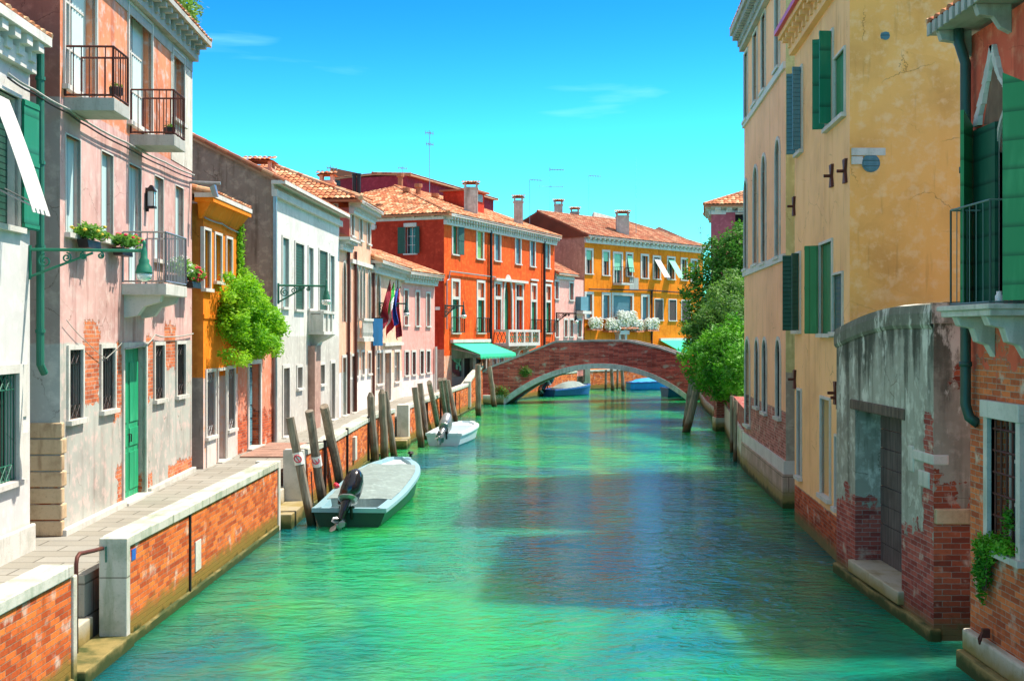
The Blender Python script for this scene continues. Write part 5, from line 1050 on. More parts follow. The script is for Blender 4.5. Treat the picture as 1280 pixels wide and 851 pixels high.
mb = MB(); mb.add([F.P(F.u(a_),F.z(a_,b_),.012) for a_,b_ in ((1231,156),(1236,120),(1240,96),(1244,74),(1250,92),(1256,108),(1262,120),(1258,156))], [tuple(range(8))]); mb.build('arch_recess', flat('bare brown recess', (.22,.13,.08), .9, var=.5), c4)
k = MB(); k.obox(F,-.1,F.L+.25,-.2,.42,7.62,7.74)
for i in range(34): u = -.1+i*.185; k.obox(F,u,u+.1,.42,.455,7.60,7.75)
for u in (F.L-.05, F.L-1.2): pr = [(0,7.62),(.4,7.62),(.36,7.5),(.2,7.48),(.12,7.36),(0,7.3)]; k.hexa([F.P(u,z,n) for n,z in pr],[F.P(u+.1,z,n) for n,z in pr])
k.build('cornice', M['grey'], c4, bevel=.008); roof(F, c4, 7.75, 5, .4, .4, ovB=.3)
MB().tube([(5.33,14.32,7.62),(5.33,14.3,7.45),(5.39,14.26,7.2),(5.39,14.26,4.6),(5.39,14.26,3.15),(5.42,14.22,3.0),(5.5,14.15,2.93)], .062, 12).tube([(5.39,14.26,5.9),(5.39,14.26,5.97)], .075, 12).tube([(5.39,14.26,3.6),(5.39,14.26,3.66)], .075, 12).build('downpipe', M['pipe'], c4, smooth=True)
MB().obox(F,0,F.L+.06,-.2,.16,-1.5,.2).obox(F,0,F.L+.04,-.2,.09,.2,.46).build('stone_base', M['stone_alg'], c4, bevel=.03)
mb = MB(); c = F.P(F.u(1241),.5,.1); mb.tube([c+Vector((-.02,0,.08)),c+Vector((-.05,.03,.0)),c+Vector((-.05,0,-.05)),c+Vector((-.05,-.03,.0)),c+Vector((-.02,0,.08))], .014, 6); mb.box(5.38,5.46,c.y-.03,c.y+.03,.52,.62); mb.build('mooring_ring', M['rust'], c4)
tt = thing('potted_plant', 'small white jar on the balcony floor beside the green shutter', 'jar', (5.28,13.0,4.31)); MB().lathe((5.28,13.0,4.31), [(.035,0),(.045,.02),(.045,.09),(.03,.11),(.032,.14)], 12).build('jar', M['plast'], tt, smooth=True); tt.name = 'jar'
pl = thing('wall_plant', 'weeds spilling out of the brickwork under the barred window of the coral red house', 'plant', (5.45,13.7,1.6))
m_ = MB(); scatter_leaves(m_, [((5.42,13.72,1.55),(.12,.3,.2)),((5.40,13.8,1.3),(.1,.22,.26)),((5.42,13.3,1.66),(.1,.35,.14)),((5.42,13.85,1.08),(.07,.14,.22)),((5.46,13.2,1.95),(.05,.15,.2))], 2600, .028, shell=.2); m_.build('leaves', M['leaf_ivy'], pl)
k = MB(); [k.tube([(5.46,13.6+i*.07,1.6),(5.4,13.65+i*.05,1.4-.1*i),(5.41,13.7+.05*i,1.05)], .008, 5) for i in range(4)]; k.build('stem', M['wood'], pl)

# garden walls below the trees
def gwall(label, pts, ztop, mat, plinth=1.1, th=.35):
    t_ = thing('garden_wall', label, 'garden wall', (pts[0][0],pts[0][1],0)); b = MB(); p = MB()
    for (a, c) in zip(pts, pts[1:]):
        F = Fac(a, c, -1); b.obox(F,0,F.L,-th,0,-1.5,ztop); p.obox(F,0,F.L,-.1,.08,-1.5,plinth)
    b.build('brick_wall', mat, t_); p.build('plinth', M['stone_alg'], t_); return t_
M['maroonbrick'] = brickmat('maroon garden brick', (.42,.10,.08), (.3,.05,.05), (.5,.38,.34)); 
gwall('low brick garden wall with a pale plinth between the peach house and the climbing hedge', [(6.93,35.9),(8.75,49.0)], 1.75, M['maroonbrick'])
gwall('maroon brick wall under the far end of the hedge towards the bridge', [(9.0,50.6),(10.1,62.5),(10.9,69.0)], 2.0, M['maroonbrick'], .5)
gp = thing('garden_pier', 'square brick pier with stone foot rising from the water below the hedge', 'pier', (8.5,49.4,0)); MB().box(8.32,8.95,48.8,49.5,.55,2.0).build('brick_shaft', M['maroonbrick'], gp); MB().box(8.27,9.0,48.74,49.55,-1.5,.55).build('stone_foot', M['stone_alg'], gp, bevel=.02)
for i, (x, Y) in enumerate(((7.45,40.1),(7.05,37.3))): MB().tube([(x-.12,Y,-.8),(x-.1,Y,1.9)], .06, 8).build('mooring_post' if 0 else 'thin_pole', M['post_lt']); o = bpy.context.scene.objects.get('thin_pole' if i == 0 else 'thin_pole.001'); tag(o, ['thin wooden pole against the garden wall, farther from the peach house', 'thin wooden pole against the garden wall, right beside the peach house'][i], 'pole', 'thin poles on the garden wall')

# ------------------------------------------------------------------ the bridge
F = Fac((-1.9,66.55),(13.2,72.25)); F.n = Vector((-.22,-1)).normalized()
br = thing('bridge', 'low arched brick footbridge with a pale stone arch ring crossing the canal', 'bridge', (F.A.x,F.A.y,0))
prof = [(F.u(px), F.z(px,py)) for px,py in ((604,463),(614,457),(633,450),(651,443),(675,433.5),(694,425.8),(737,424.6),(779,424.8),(787,425.6),(824.6,434),(855,444.6),(880,452),(905,458))]
prof = [(0, prof[0][1])]+[p for p in prof if p[0] > .1 and p[0] < F.L-.1]+[(F.L, prof[-1][1])]
def top(u):
    for (a,b),(c,d) in zip(prof, prof[1:]):
        if a <= u <= c: return b+(d-b)*(u-a)/(c-a)
    return prof[-1][1]
uL, uR = F.u(632), F.u(857); um = (uL+uR)/2; hw = (uR-uL)/2; rise = 1.95-.05; Rr = (hw*hw+rise*rise)/(2*rise); zc = 1.95-Rr
def intr(u, e=0): v = (Rr+e)**2-(u-um)**2; return zc+math.sqrt(v) if v > 0 else -1
WB_ = 3.2
N = 90
us = [F.L*i/N for i in range(N+1)]
faces = [MB(), MB()]
for a, b in zip(us, us[1:]):
    la, lb = max(-1.5, intr(a,.28) if abs(a-um) < hw+.3 else -1.5), max(-1.5, intr(b,.28) if abs(b-um) < hw+.3 else -1.5)
    for face, (n0, n1) in zip(faces, ((0,-.3),(-WB_+.3,-WB_))):
        face.hexa([F.P(a,la,n0),F.P(b,lb,n0),F.P(b,lb,n1),F.P(a,la,n1)],[F.P(a,top(a)-.11,n0),F.P(b,top(b)-.11,n0),F.P(b,top(b)-.11,n1),F.P(a,top(a)-.11,n1)])
[f_.build('brick_face', M['bridgebrick'], br, frame=F) for f_ in faces]
ringm = stone('bridge ring stone', (.52,.52,.50), (.28,.29,.26), .7); rings = [MB(), MB()]; th0 = math.asin(hw/Rr)+.02; NR = 34
for i in range(NR):
    for ring, (n0, n1) in zip(rings, ((.06,-.4),(-WB_+.4,-WB_-.06))):
        t0, t1 = -th0+2*th0*i/NR+.0006, -th0+2*th0*(i+1)/NR-.0006; q = lambda t,r,n: F.P(um+math.sin(t)*r, zc+math.cos(t)*r, n)
        ring.hexa([q(t0,Rr,n0),q(t1,Rr,n0),q(t1,Rr,n1),q(t0,Rr,n1)],[q(t0,Rr+.3,n0),q(t1,Rr+.3,n0),q(t1,Rr+.3,n1),q(t0,Rr+.3,n1)])
[r_.build('arch_ring', ringm, br) for r_ in rings]
sof = MB(); dk_ = MB()
for i in range(30):
    t0, t1 = -th0+2*th0*i/30, -th0+2*th0*(i+1)/30; q = lambda t,n: F.P(um+math.sin(t)*(Rr+.02), zc+math.cos(t)*(Rr+.02), n); sof.quad(q(t0,-.35),q(t1,-.35),q(t1,-WB_+.35),q(t0,-WB_+.35))
sof.build('vault', M['bridgebrick'], br)
for a, b in zip(us, us[1:]):
    z0_, z1_ = max(1.0,top(a)-1.0), max(1.0,top(b)-1.0); dk_.hexa([F.P(a,z0_-.1,-.3),F.P(b,z1_-.1,-.3),F.P(b,z1_-.1,-WB_+.3),F.P(a,z0_-.1,-WB_+.3)],[F.P(a,z0_,-.3),F.P(b,z1_,-.3),F.P(b,z1_,-WB_+.3),F.P(a,z0_,-WB_+.3)])
dk_.build('deck', M['pave'], br)
bcop = stone('grey coping stone', (.40,.39,.36), (.2,.19,.17), .7)
for n0, n1 in ((.06,-.36),(-WB_+.36,-WB_-.06)):
    cp = MB()
    for (a,b),(c,d) in zip(prof, prof[1:]): cp.hexa([F.P(a,b-.11,n0),F.P(c,d-.11,n0),F.P(c,d-.11,n1),F.P(a,b-.11,n1)],[F.P(a,b,n0),F.P(c,d,n0),F.P(c,d,n1),F.P(a,b,n1)])
    cp.build('coping', bcop, br)
for a, b in ((0,uL-.1),(uR+.1,F.L)): MB().obox(F,a,b,-WB_,.1,-1.5,.55).build('abutment', M['stone_alg'], br, bevel=.03)
for px, py, r, lb in ((656,464,.45,'small tuft of weeds growing high on the left brick face of the bridge'),(626,490,.65,'bushy weeds at the left foot of the bridge arch')):
    c = F.P(F.u(px), F.z(px,py), .08); tt = thing('weed_tuft', lb, 'weeds', c, 'weeds on the bridge'); m_ = MB(); scatter_leaves(m_, [(c,(r,.2,r*.75))], 700, .05, shell=.2); m_.build('leaves', M['leaf_mid'], tt)

# ------------------------------------------------------------------ vegetation
def tree(label, base, h, blobs, n, size, mat, r=.2, sat=0, sr=(.2,.4), cat='tree', name='leafy_tree', limbs=True, shell=.45):
    blobs = satellites(blobs, sat, *sr) if sat else blobs; t_ = thing(name, label, cat, base); k = MB(); b = Vector(base); c0 = Vector(blobs[0][0]); k.tube([b+Vector((0,0,-.3)), b.lerp(Vector((c0.x,c0.y,base[2]+h)),.5)+Vector((.1,.05,0)), Vector((c0.x,c0.y,base[2]+h))], r, 9, r1=r*.5)
    if limbs:
        for (c, rr) in blobs[:14]: k.tube([Vector((c0.x,c0.y,base[2]+h*.75)), Vector((c0.x,c0.y,base[2]+h)).lerp(Vector(c),.5)+Vector((0,0,-.1)), c], r*.4, 6, r1=r*.12)
    k.build('trunk', M['wood'], t_); m_ = MB(); scatter_leaves(m_, blobs, n, size, shell=shell); m_.build('crown', M[mat], t_); return t_
def BL(px, py, Y, r, ry=None): c = W3(px, Y, ZZ(py, Y)); return (c, (r, ry or r, r*.85))
tree('dark glossy evergreen tree between the plum house and the hedge', (10.2,55,.8), 4.2, [BL(910,345,55,1.3),BL(928,305,55,1.1),BL(892,325,56,.8),BL(882,368,55,1.0),BL(900,400,54,1.4),BL(874,405,54,.9),BL(868,385,54,.55),BL(874,345,55,.5),BL(925,380,53,1.4),BL(950,330,56,1.6),BL(958,380,55,1.8),BL(932,286,56,.55),BL(893,306,56,.42),BL(912,300,56,.3)], 34000, .085, 'leaf_dark', .22, 40, (.2,.45))
tree('pale green shrub with small leaves in front of the dark tree', (9.7,50,.8), 3.0, [BL(910,388,50,.9),BL(900,368,51,.7),BL(922,362,51,.7),BL(890,408,50,.9),BL(874,420,50,.6),BL(925,400,49,.9),BL(914,346,52,.45),BL(872,432,50,.45)], 10000, .07, 'leaf_mid', .1, 30, (.18,.35), 'shrub', 'garden_shrub')
tree('fresh bright green hedge hanging over the garden wall and the water', (8.9,45,1.0), 2.2, [BL(910,455,46,1.0,1.5),BL(893,462,47,.95,1.4),BL(878,450,48,.85,1.0),BL(870,438,49,.5),BL(858,446,49,.25),BL(918,430,46,.9,1.4),BL(896,435,48,.9,1.2),BL(925,470,44,.8,1.3),BL(910,482,46,.55,1.2),BL(930,448,44,.8,1.2),BL(886,482,48,.55,.9),BL(900,490,47,.4,.8),BL(920,490,45,.45,.9),BL(928,486,43.5,.5,.9),BL(903,420,47,.7),BL(927,412,46,.6)], 21000, .07, 'leaf_ivy', .1, 60, (.15,.35), 'hedge', 'climbing_hedge')
ole = thing('oleander', 'pink flowering oleander branch beside the plum house', 'shrub', W3(904,58,.8)); m_ = MB(); scatter_leaves(m_, [BL(904,306,58,.32),BL(908,316,58,.25)], 260, .05); m_.build('blossom', flat('pink petals', (.75,.2,.25), .8), ole); m_ = MB(); c = W3(904,58,0); m_.tube([(c.x,c.y,.5),(c.x+.1,c.y,7.8)], .05, 6); m_.build('trunk', M['wood'], ole)
vb = [((-6.62,28.5,4.75),(.45,.65,.5)),((-6.55,29.5,4.8),(.55,.8,.6)),((-6.55,30.5,4.45),(.6,.8,.6)),((-6.55,31.4,4.3),(.5,.6,.5)),((-6.5,32.0,4.1),(.38,.5,.35)),((-6.6,28.2,4.2),(.4,.6,.45)),((-6.5,29.6,3.95),(.5,.8,.45)),((-6.5,31,3.75),(.5,.8,.4))]
rv = random.Random(5)
for _ in range(46):
    yy = rv.uniform(27.6,32.6); q = (yy-27.6)/5.0; zz = rv.uniform(3.25+.3*abs(q-.45), 5.55-1.3*q); vb.append(((-6.6+rv.uniform(0,.75)*(1-abs(q-.5)), yy, zz), (rv.uniform(.14,.3), rv.uniform(.18,.4), rv.uniform(.12,.28))))
vb += [((-6.7,30.2,5.35),(.3,.3,.35)),((-6.15,31.5,4.15),(.25,.35,.14)),((-6.2,32.0,4.3),(.22,.3,.12))]
tree('bright green climbing shrub bulging over the low rose annex', (-7.0,31.0,4.2), .3, vb, 30000, .045, 'leaf_vine', .05, 40, (.1,.22), 'climber', 'climbing_shrub', shell=.3, limbs=False)
iv = thing('ivy_strand', 'thin yellow green creeper running up the far edge of the ochre house', 'creeper', (-6.85,30.15,4.6)); m_ = MB(); scatter_leaves(m_, [((-6.85,30.12,4.9+i*.22),(.15,.2,.22)) for i in range(9)], 2600, .038, shell=.1); m_.build('leaves', M['leaf_vine'], iv); MB().tube([(-6.88,30.14,4.5),(-6.86,30.15,6.8)], .015, 5).build('stem', M['wood'], iv)
# ------------------------------------------------------------------ boats
def frame_of(x, y, ang):
    c, s_ = math.cos(ang), math.sin(ang)
    return lambda p: Vector((x+p[0]*c-p[1]*s_, y+p[0]*s_+p[1]*c, p[2]))
M['gel_white'] = flat('white gelcoat', (.66,.78,.82), .3, spec=.5, var=.12); M['gel_blue'] = flat('pale blue gelcoat', (.27,.47,.54), .35, var=.15); M['hull_green'] = flat('dark green hull paint', (.01,.06,.04), .35, var=.3); M['canvas'] = flat('pale blue grey boat cover', (.25,.33,.32), .85, var=.35, sc=3, bmp=.9); M['cowl'] = flat('black outboard paint', (.012,.013,.018), .18, spec=.7, var=.15); M['hull_blue'] = flat('blue hull paint', (.02,.11,.35), .35, var=.25); M['blue_cover'] = flat('bright blue cover', (.02,.35,.75), .7, var=.2); M['alu'] = flat('scratched grey metal', (.38,.4,.4), .35, .6)
def bhull(t, beam, bow): 
    return beam/2*(.90+.10*min(1,t*3))*(1 if t < .5 else (1-((t-.5)/.5)**bow)**.6)
def boat(label, name, x, y, ang, Lb, beam, fs, fb, hull='hull_green', gun='gel_white', inner='gel_white', cover=None, bow=2.6, stern_box=True, group='boats on the canal', blunt=.0, z0=0, cov_z=-.02):
    t_ = thing(name, label, 'boat', (x,y,0), group); T_ = frame_of(x,y,ang); NS = 22
    sh = lambda t: fs+(fb-fs)*t**1.7
    hb = lambda t: max(bhull(t, beam, bow), blunt*beam/2*(1 if t<1 else 1))
    def sec(t, mode):
        h_, z = hb(t), sh(t); k = .2+.8*(1 if t < .6 else 1-((t-.6)/.4)**2*.9)
        if mode == 0: return [(-h_,z),(-h_*.97,z-.1),(-h_*.86,.05),(-h_*.6,-.14),(0,-.22),(h_*.6,-.14),(h_*.86,.05),(h_*.97,z-.1),(h_,z)]
        return None
    mb = MB(); R_ = []
    for i in range(NS+1):
        t = i/NS; yy = Lb*t
        rake = .16*t
        R_.append([T_((a, yy*(1-0)-(z_ < .2)*rake*Lb*.18*t, z_+z0)) for a, z_ in sec(t, 0)])
    vs = [v for r in R_ for v in r]; n = 9
    fs_ = [(i*n+j, i*n+j+1, (i+1)*n+j+1, (i+1)*n+j) for i in range(NS) for j in range(n-1)]+[tuple(range(n-1,-1,-1)), tuple(NS*n+j for j in range(n))]
    mb.add(vs, fs_); ho = mb.build('hull', M[hull], t_, smooth=False)
    # gunwale band
    g = MB(); w = .13*min(1,beam/1.7)+.05; P_ = []
    for i in range(NS+1):
        t = i/NS
        for s_ in (-1,1):
            h_ = hb(t); yy = Lb*t; i_ = max(.0, h_-w); P_.append([T_((s_*(h_+.025),yy,sh(t)-.05+z0)), T_((s_*(h_+.02),yy,sh(t)+.02+z0)), T_((s_*i_,min(yy,Lb-.12),sh(t)+.045+z0)), T_((s_*max(0,i_-.03),min(yy,Lb-.14),sh(t)-.10+z0))])
    for i in range(NS):
        for s_ in (0,1):
            a, b = P_[2*i+s_], P_[2*(i+1)+s_]
            for j in range(3): g.quad(a[j], a[j+1], b[j+1], b[j])
    a, b = P_[2*NS], P_[2*NS+1]
    for j in range(3): g.quad(a[j], a[j+1], b[j+1], b[j])
    # stern coaming
    h_ = hb(0); g.hexa([T_((-h_-.02,-.03,fs-.06)),T_((h_+.02,-.03,fs-.06)),T_((h_+.02,.12,fs-.06)),T_((-h_-.02,.12,fs-.06))],[T_((-h_-.02,-.03,fs+.03)),T_((h_+.02,-.03,fs+.03)),T_((h_+.02,.12,fs+.03)),T_((-h_-.02,.12,fs+.03))])
    g.build('gunwale', M[gun], t_, smooth=False)
    # inside: floor and bow deck
    d = MB()
    for i in range(NS):
        t, t2 = i/NS, (i+1)/NS; a, b = hb(t)-w, hb(t2)-w; za = fs*.35 if t < .8 else sh(t)-.03; zb = fs*.35 if t2 <= .8 else sh(t2)-.03
        a, b = max(a,.01), max(b,.01); y0, y1 = min(Lb*t,Lb-.13), min(Lb*t2,Lb-.12)
        d.quad(T_((-a,y0,za+z0)),T_((a,y0,za+z0)),T_((b,y1,zb+z0)),T_((-b,y1,zb+z0)))
    for i in range(NS):
        t, t2 = i/NS, (i+1)/NS
        for s_ in (-1,1): a, b = max(.01,hb(t)-w), max(.01,hb(t2)-w); d.quad(T_((s_*a,Lb*t,fs*.3)),T_((s_*b,min(Lb*t2,Lb-.12),fs*.3)),T_((s_*b,min(Lb*t2,Lb-.12),sh(t2)-.04)),T_((s_*a,Lb*t,sh(t)-.04)))
    d.build('deck', M[inner], t_)
    if stern_box:
        for s_ in (-1,1):
            k = MB(); x0, x1 = sorted((s_*.32, s_*(h_-w))); k.hexa([T_((x0,.12,fs*.3)),T_((x1,.12,fs*.3)),T_((x1,.75,fs*.3)),T_((x0,.75,fs*.3))],[T_((x0+.04,.2,fs*.55)),T_((x1-.04,.2,fs*.55)),T_((x1-.04,.75,fs*.85)),T_((x0+.04,.75,fs*.85))]); k.build('stern_seat', M[gun], t_, bevel=.02)
    if cover:
        c = MB(); t0, t1, hgt = cover[1], cover[2], cover[3]; G = 14; K = 10; vs = []
        for i in range(G+1):
            t = t0+(t1-t0)*i/G; a = max(.05, hb(t)-w*.55)
            for j in range(K+1):
                q = -1+2*j/K; e = min(1, (1-abs(q))*4)*min(1, i/2+.0)*min(1,(G-i)/2)
                vs.append(T_((a*q, Lb*t, sh(t)+.05+hgt*(1-q*q)*e*(math.sin(math.pi*(i/G))**.5)+.012*math.sin(i*2.3+j))))
        c.add(vs, [(i*(K+1)+j, i*(K+1)+j+1, (i+1)*(K+1)+j+1, (i+1)*(K+1)+j) for i in range(G) for j in range(K)])
        b0_ = [T_((s_*max(.05,hb(t0)-w*.55), Lb*t0, z_)) for s_, z_ in ((-1,sh(t0)+.05),(1,sh(t0)+.05),(1,fs*.5),(-1,fs*.5))]; c.quad(*b0_)
        c.build('cover', M[cover[0]], t_, smooth=True)
    return t_, T_
def outboard(par, T_, z, s=1.0, tilt=35, lean=.12, x=0, mat='cowl'):
    """tilted outboard engine at the transom; built along its own axis"""
    ca, sa = math.cos(R(tilt)), math.sin(R(tilt))
    def A(p): # local engine coords: x side, y forward, z up its axis
        yy, zz = p[1]*s, p[2]*s; return T_((x+p[0]*s+lean*zz, -.12+yy*ca+zz*sa*1.0-.02, z+zz*ca-yy*sa))
    def loft(secs, k=14):
        vs = []
        for (zz, cx, cy, rx, ry, pw) in secs:
            for j in range(k):
                t = 2*math.pi*j/k; c, s_ = math.cos(t), math.sin(t); vs.append(A((cx+rx*math.copysign(abs(c)**pw,c), cy+ry*math.copysign(abs(s_)**pw,s_), zz)))
        n = len(secs); return vs, [(i*k+j, i*k+(j+1)%k, (i+1)*k+(j+1)%k, (i+1)*k+j) for i in range(n-1) for j in range(k)]+[tuple(range(k-1,-1,-1)), tuple((n-1)*k+j for j in range(k))]
    m = MB(); m.add(*loft([(.12,0,0,.12,.17,.8),(.18,0,.0,.165,.25,.75),(.34,0,.01,.175,.28,.75),(.5,0,0,.165,.27,.75),(.62,0,-.02,.13,.22,.8),(.68,0,-.03,.07,.13,.9)])); e = m.build('outboard_motor', M[mat], par, smooth=True)
    m = MB(); m.add(*loft([(.115,0,0,.14,.2,.8),(.15,0,0,.172,.255,.75),(.17,0,0,.172,.255,.75)])); m.build('cowl_band', M['alu'], e)
    m = MB(); m.add(*loft([(.13,0,-.02,.09,.12,.8),(-.1,0,-.03,.07,.12,.8),(-.3,0,-.03,.045,.11,.8),(-.42,0,-.03,.03,.10,.8)])); m.add(*loft([(-.28,0,-.03,.12,.2,.8),(-.30,0,-.05,.12,.22,.8)])); m.add(*loft([(-.42,0,-.03,.03,.10,.8),(-.55,0,-.0,.012,.05,.8)])); m.build('engine_leg', M[mat], e)
    m = MB(); g = [A((0,y_,-.38)) for y_ in (-.2,-.16,-.05,.1,.18)]; m.tube(g, [.02*s,.05*s,.055*s,.045*s,.01*s], 10); m.build('gearcase', M['alu'], e, smooth=True)
    m = MB()
    for i in range(3):
        t = i*2.094; c, s_ = math.cos(t), math.sin(t); P_ = lambda r, w, d: A((c*r-s_*w, -.2+d, -.38+s_*r+c*w)); m.add([P_(.03,-.03,.02),P_(.03,.03,-.02),P_(.09,.07,-.03),P_(.15,.03,-.02),P_(.15,-.03,.02),P_(.09,-.06,.03)], [(0,1,2,3,4,5)])
    m.build('propeller', M['alu'], e)
    m = MB(); 
    for sx in (-.11,.11): m.tube([T_((x+sx,-.02,z-.25)),T_((x+sx,-.1,z+.02)),A((sx,.12,.05))], .028*s, 6)
    m.tube([A((0,.15,.1)),A((-.22,.28,.18)),A((-.27,.32,.35))], .028*s, 6); m.build('clamp_bracket', M['iron'], e)
bA, TA = boat('largest pale blue boat with dark green transom and tilted black outboard by three posts', 'motor_boat', -3.36, 24.75, R(-3.5), 6.6, 1.68, .36, .74, 'hull_green', 'gel_blue', 'gel_white', ('canvas', .17, .84, .05), bow=3.0, blunt=.34)
outboard(bA, TA, .42, 1.15, 28, .22, x=-.05)
k = MB(); 
for i in range(5): t = i/5; k.hexa([TA((.9,1.0+i*1.1,.32)),TA((.93,1.0+i*1.1,.32)),TA((.93,1.06+i*1.1,.32)),TA((.9,1.06+i*1.1,.32))],[TA((.9,1.0+i*1.1,.44)),TA((.93,1.0+i*1.1,.44)),TA((.93,1.06+i*1.1,.44)),TA((.9,1.06+i*1.1,.44))]) if 0 else None
k = MB(); k.lathe(TA((.35,6.35,.8)), [(.05,0),(.03,.05),(.09,.09),(.05,.14)], 8); k.build('cleat', M['iron'], bA); k = MB(); k.tube([TA((-.76,2.5,.5)),TA((-.8,2.6,.53)),TA((-.88,2.8,.5)),TA((-.9,2.95,.5))], .05, 7); tag(k.build('rope_bundle', M['signred']), 'crumpled dark red rope on the left gunwale of the largest boat', 'rope')
MB().hexa([TA((.38,.135,.30)),TA((.55,.135,.30)),TA((.55,.16,.30)),TA((.38,.16,.30))],[TA((.38,.135,.36)),TA((.55,.135,.36)),TA((.55,.16,.36)),TA((.38,.16,.36))]).build('vent_slot', M['iron'], bA)
bB, TB = boat('small white open boat with silver grey outboard behind the pale blue one', 'motor_boat', -2.42, 42.5, R(-9), 4.2, 1.42, .42, .55, 'gel_white', 'gel_white', 'gel_white', None, bow=3.2, blunt=.45)
outboard(bB, TB, .5, 1.15, 50, .1, mat='alu')
bC, TC = boat('blue hulled boat with a humped white cover under the left of the arch', 'motor_boat', 2.2, 75.6, R(-45), 4.0, 1.6, .42, .68, 'hull_blue', 'hull_blue', 'gel_white', ('canvas', .25, .8, .34), bow=2.2)
outboard(bC, TC, .75, 1.4, 38, .0)
bD, TD = boat('bright blue covered boat moored at the far wall seen beneath the arch', 'motor_boat', 8.2, 84.6, R(-80), 3.2, 1.4, .5, .62, 'blue_cover', 'hull_blue', 'hull_blue', ('blue_cover', .05, .95, .25), bow=2.2, stern_box=False)
bE, TE = boat('dark blue boat mostly hidden behind the right foot of the bridge', 'motor_boat', 9.55, 75.2, R(-75), 3.4, 1.5, .55, .7, 'hull_blue', 'hull_blue', 'hull_blue', None, bow=2.2, stern_box=False)
# mooring ropes
for (a, b, lb) in ((TA((-.78,.2,.42)), Vector((-4.2,25.1,1.1)), 'slack mooring line from the stern of the largest boat to its nearest post'), (TB((-.6,.2,.5)), Vector((-3.2,42.4,1.2)), 'mooring line from the small white boat to the pale post beside it')):
    m_ = a.lerp(b,.5)+Vector((0,0,-.2)); tag(MB().tube([a,a.lerp(m_,.5)+Vector((0,0,-.05)),m_,m_.lerp(b,.5)+Vector((0,0,-.05)),b], .014, 6).build('mooring_line', M['iron']), lb, 'rope')

# ------------------------------------------------------------------ mooring posts
def post(bx, Y, tx, ty, r, label='', mat='post', dy=0, band=None, pointed=False):
    b = Vector((bx, Y, 0)); tp = W3(tx, Y+dy, ZZ(ty, Y+dy)); d = (tp-b); lo = b-d*(1.2/d.z)
    t_ = thing('mooring_post', label, 'mooring post', b, 'wooden mooring posts in the canal'); n = 9; pts = [lo.lerp(tp, i/n)+Vector((random.uniform(-1,1),random.uniform(-1,1),0))*r*.10 for i in range(n)]+[tp]
    rr = [r*(1.02-.12*i/n+random.uniform(-.03,.03)) for i in range(n+1)]
    if pointed: pts += [tp+d.normalized()*r*1.1]; rr += [r*.35]
    MB().tube(pts, rr, 9).build('shaft', M[mat], t_)
    if band:
        c = b.lerp(tp, band); e = d.normalized(); s_ = MB(); s_.tube([c-e*.13, c+e*.13], r*1.06, 12, caps=False); so = s_.build('sign', M['plast'], t_)
        k = MB(); ring = [c+e*.075*math.sin(a)+Vector((math.cos(a)*.075,0,0)) for a in [i*math.pi/6 for i in range(13)]]
        q = []
        for p in ring: x = p.x-c.x-e.x*(p-c).dot(e); q.append(Vector((p.x, c.y+e.y*0-math.sqrt(max(0,(r*1.09)**2-x*x))-.004, p.z)))
        k.tube(q, .013, 6); k.tube([q[4]+Vector((0,-.002,0)), q[10]+Vector((0,-.002,0))], .012, 6); k.build('sign_symbol', M['signred'], so)
    return t_
post(-4.16,25.0,362.5,521.7,.10,'nearest leaning post with a round red mooring ban sticker',band=.62)
post(-4.30,27.4,386.5,513.5,.11,dy=-.8,label='leaning post with the second red and white sticker, behind the nearest post',band=.5)
post(-4.24,30.0,405,507.6,.12,dy=-1.7,label='third leaning olive brown post, beside the middle of the largest boat',mat='post_lt')
post(-4.22,37.0,463.5,496,.135,'thick dark pointed post, left of the trio off the bow of the largest boat',pointed=True)
post(-3.98,37.6,477.5,492,.135,'thick pale brown middle post of the trio off the bow of the largest boat','post_lt',pointed=True)
post(-3.80,38.8,481.5,489,.11,'slightly thinner post leaning behind the right of the trio off the bow')
post(-3.16,42.0,518.5,484,.125,'tall pale leaning post touching the left side of the small white boat','post_lt')
post(-3.2,45,525,479,.115,label='darker post right behind the pale one by the small white boat')
post(-2.98,49,536.5,477.8,.115,dy=-3,label='single pale brown post behind the small white boat',mat='post_lt')
post(-2.80,51.5,550,474,.115,dy=-2,label='left post of the cluster of three beyond the small white boat')
post(-2.66,52.2,555.5,473.5,.11,dy=-1.5,label='middle post of the cluster of three beyond the small white boat')
post(-2.45,52.8,560,475,.11,'right post of the cluster of three beyond the small white boat','post_lt')
post(-1.62,58,597.5,455.5,.15,'thick upright post standing alone left of the bridge foot','post_lt')
post(-.95,65,611.8,458,.15,'leaning grey post against the left end of the bridge','post_lt')
post(7.45,51.5,866,470,.17,'left post of the leaning pair in front of the right end of the bridge')
post(7.0,48.3,873.5,476,.17,'right post of the leaning pair in front of the right end of the bridge','post_lt')
post(6.55,84.0,757.5,462,.09,'first thin dark pole from the left beneath the arch')
post(6.95,83,764.5,461,.13,'second pole from the left beneath the arch, thicker and leaning')
post(7.5,85.5,772,461,.08,'third very thin pole beneath the arch')
post(7.65,82.5,777.5,462,.13,'fourth pole beneath the arch, leaning beside the bright blue boat')

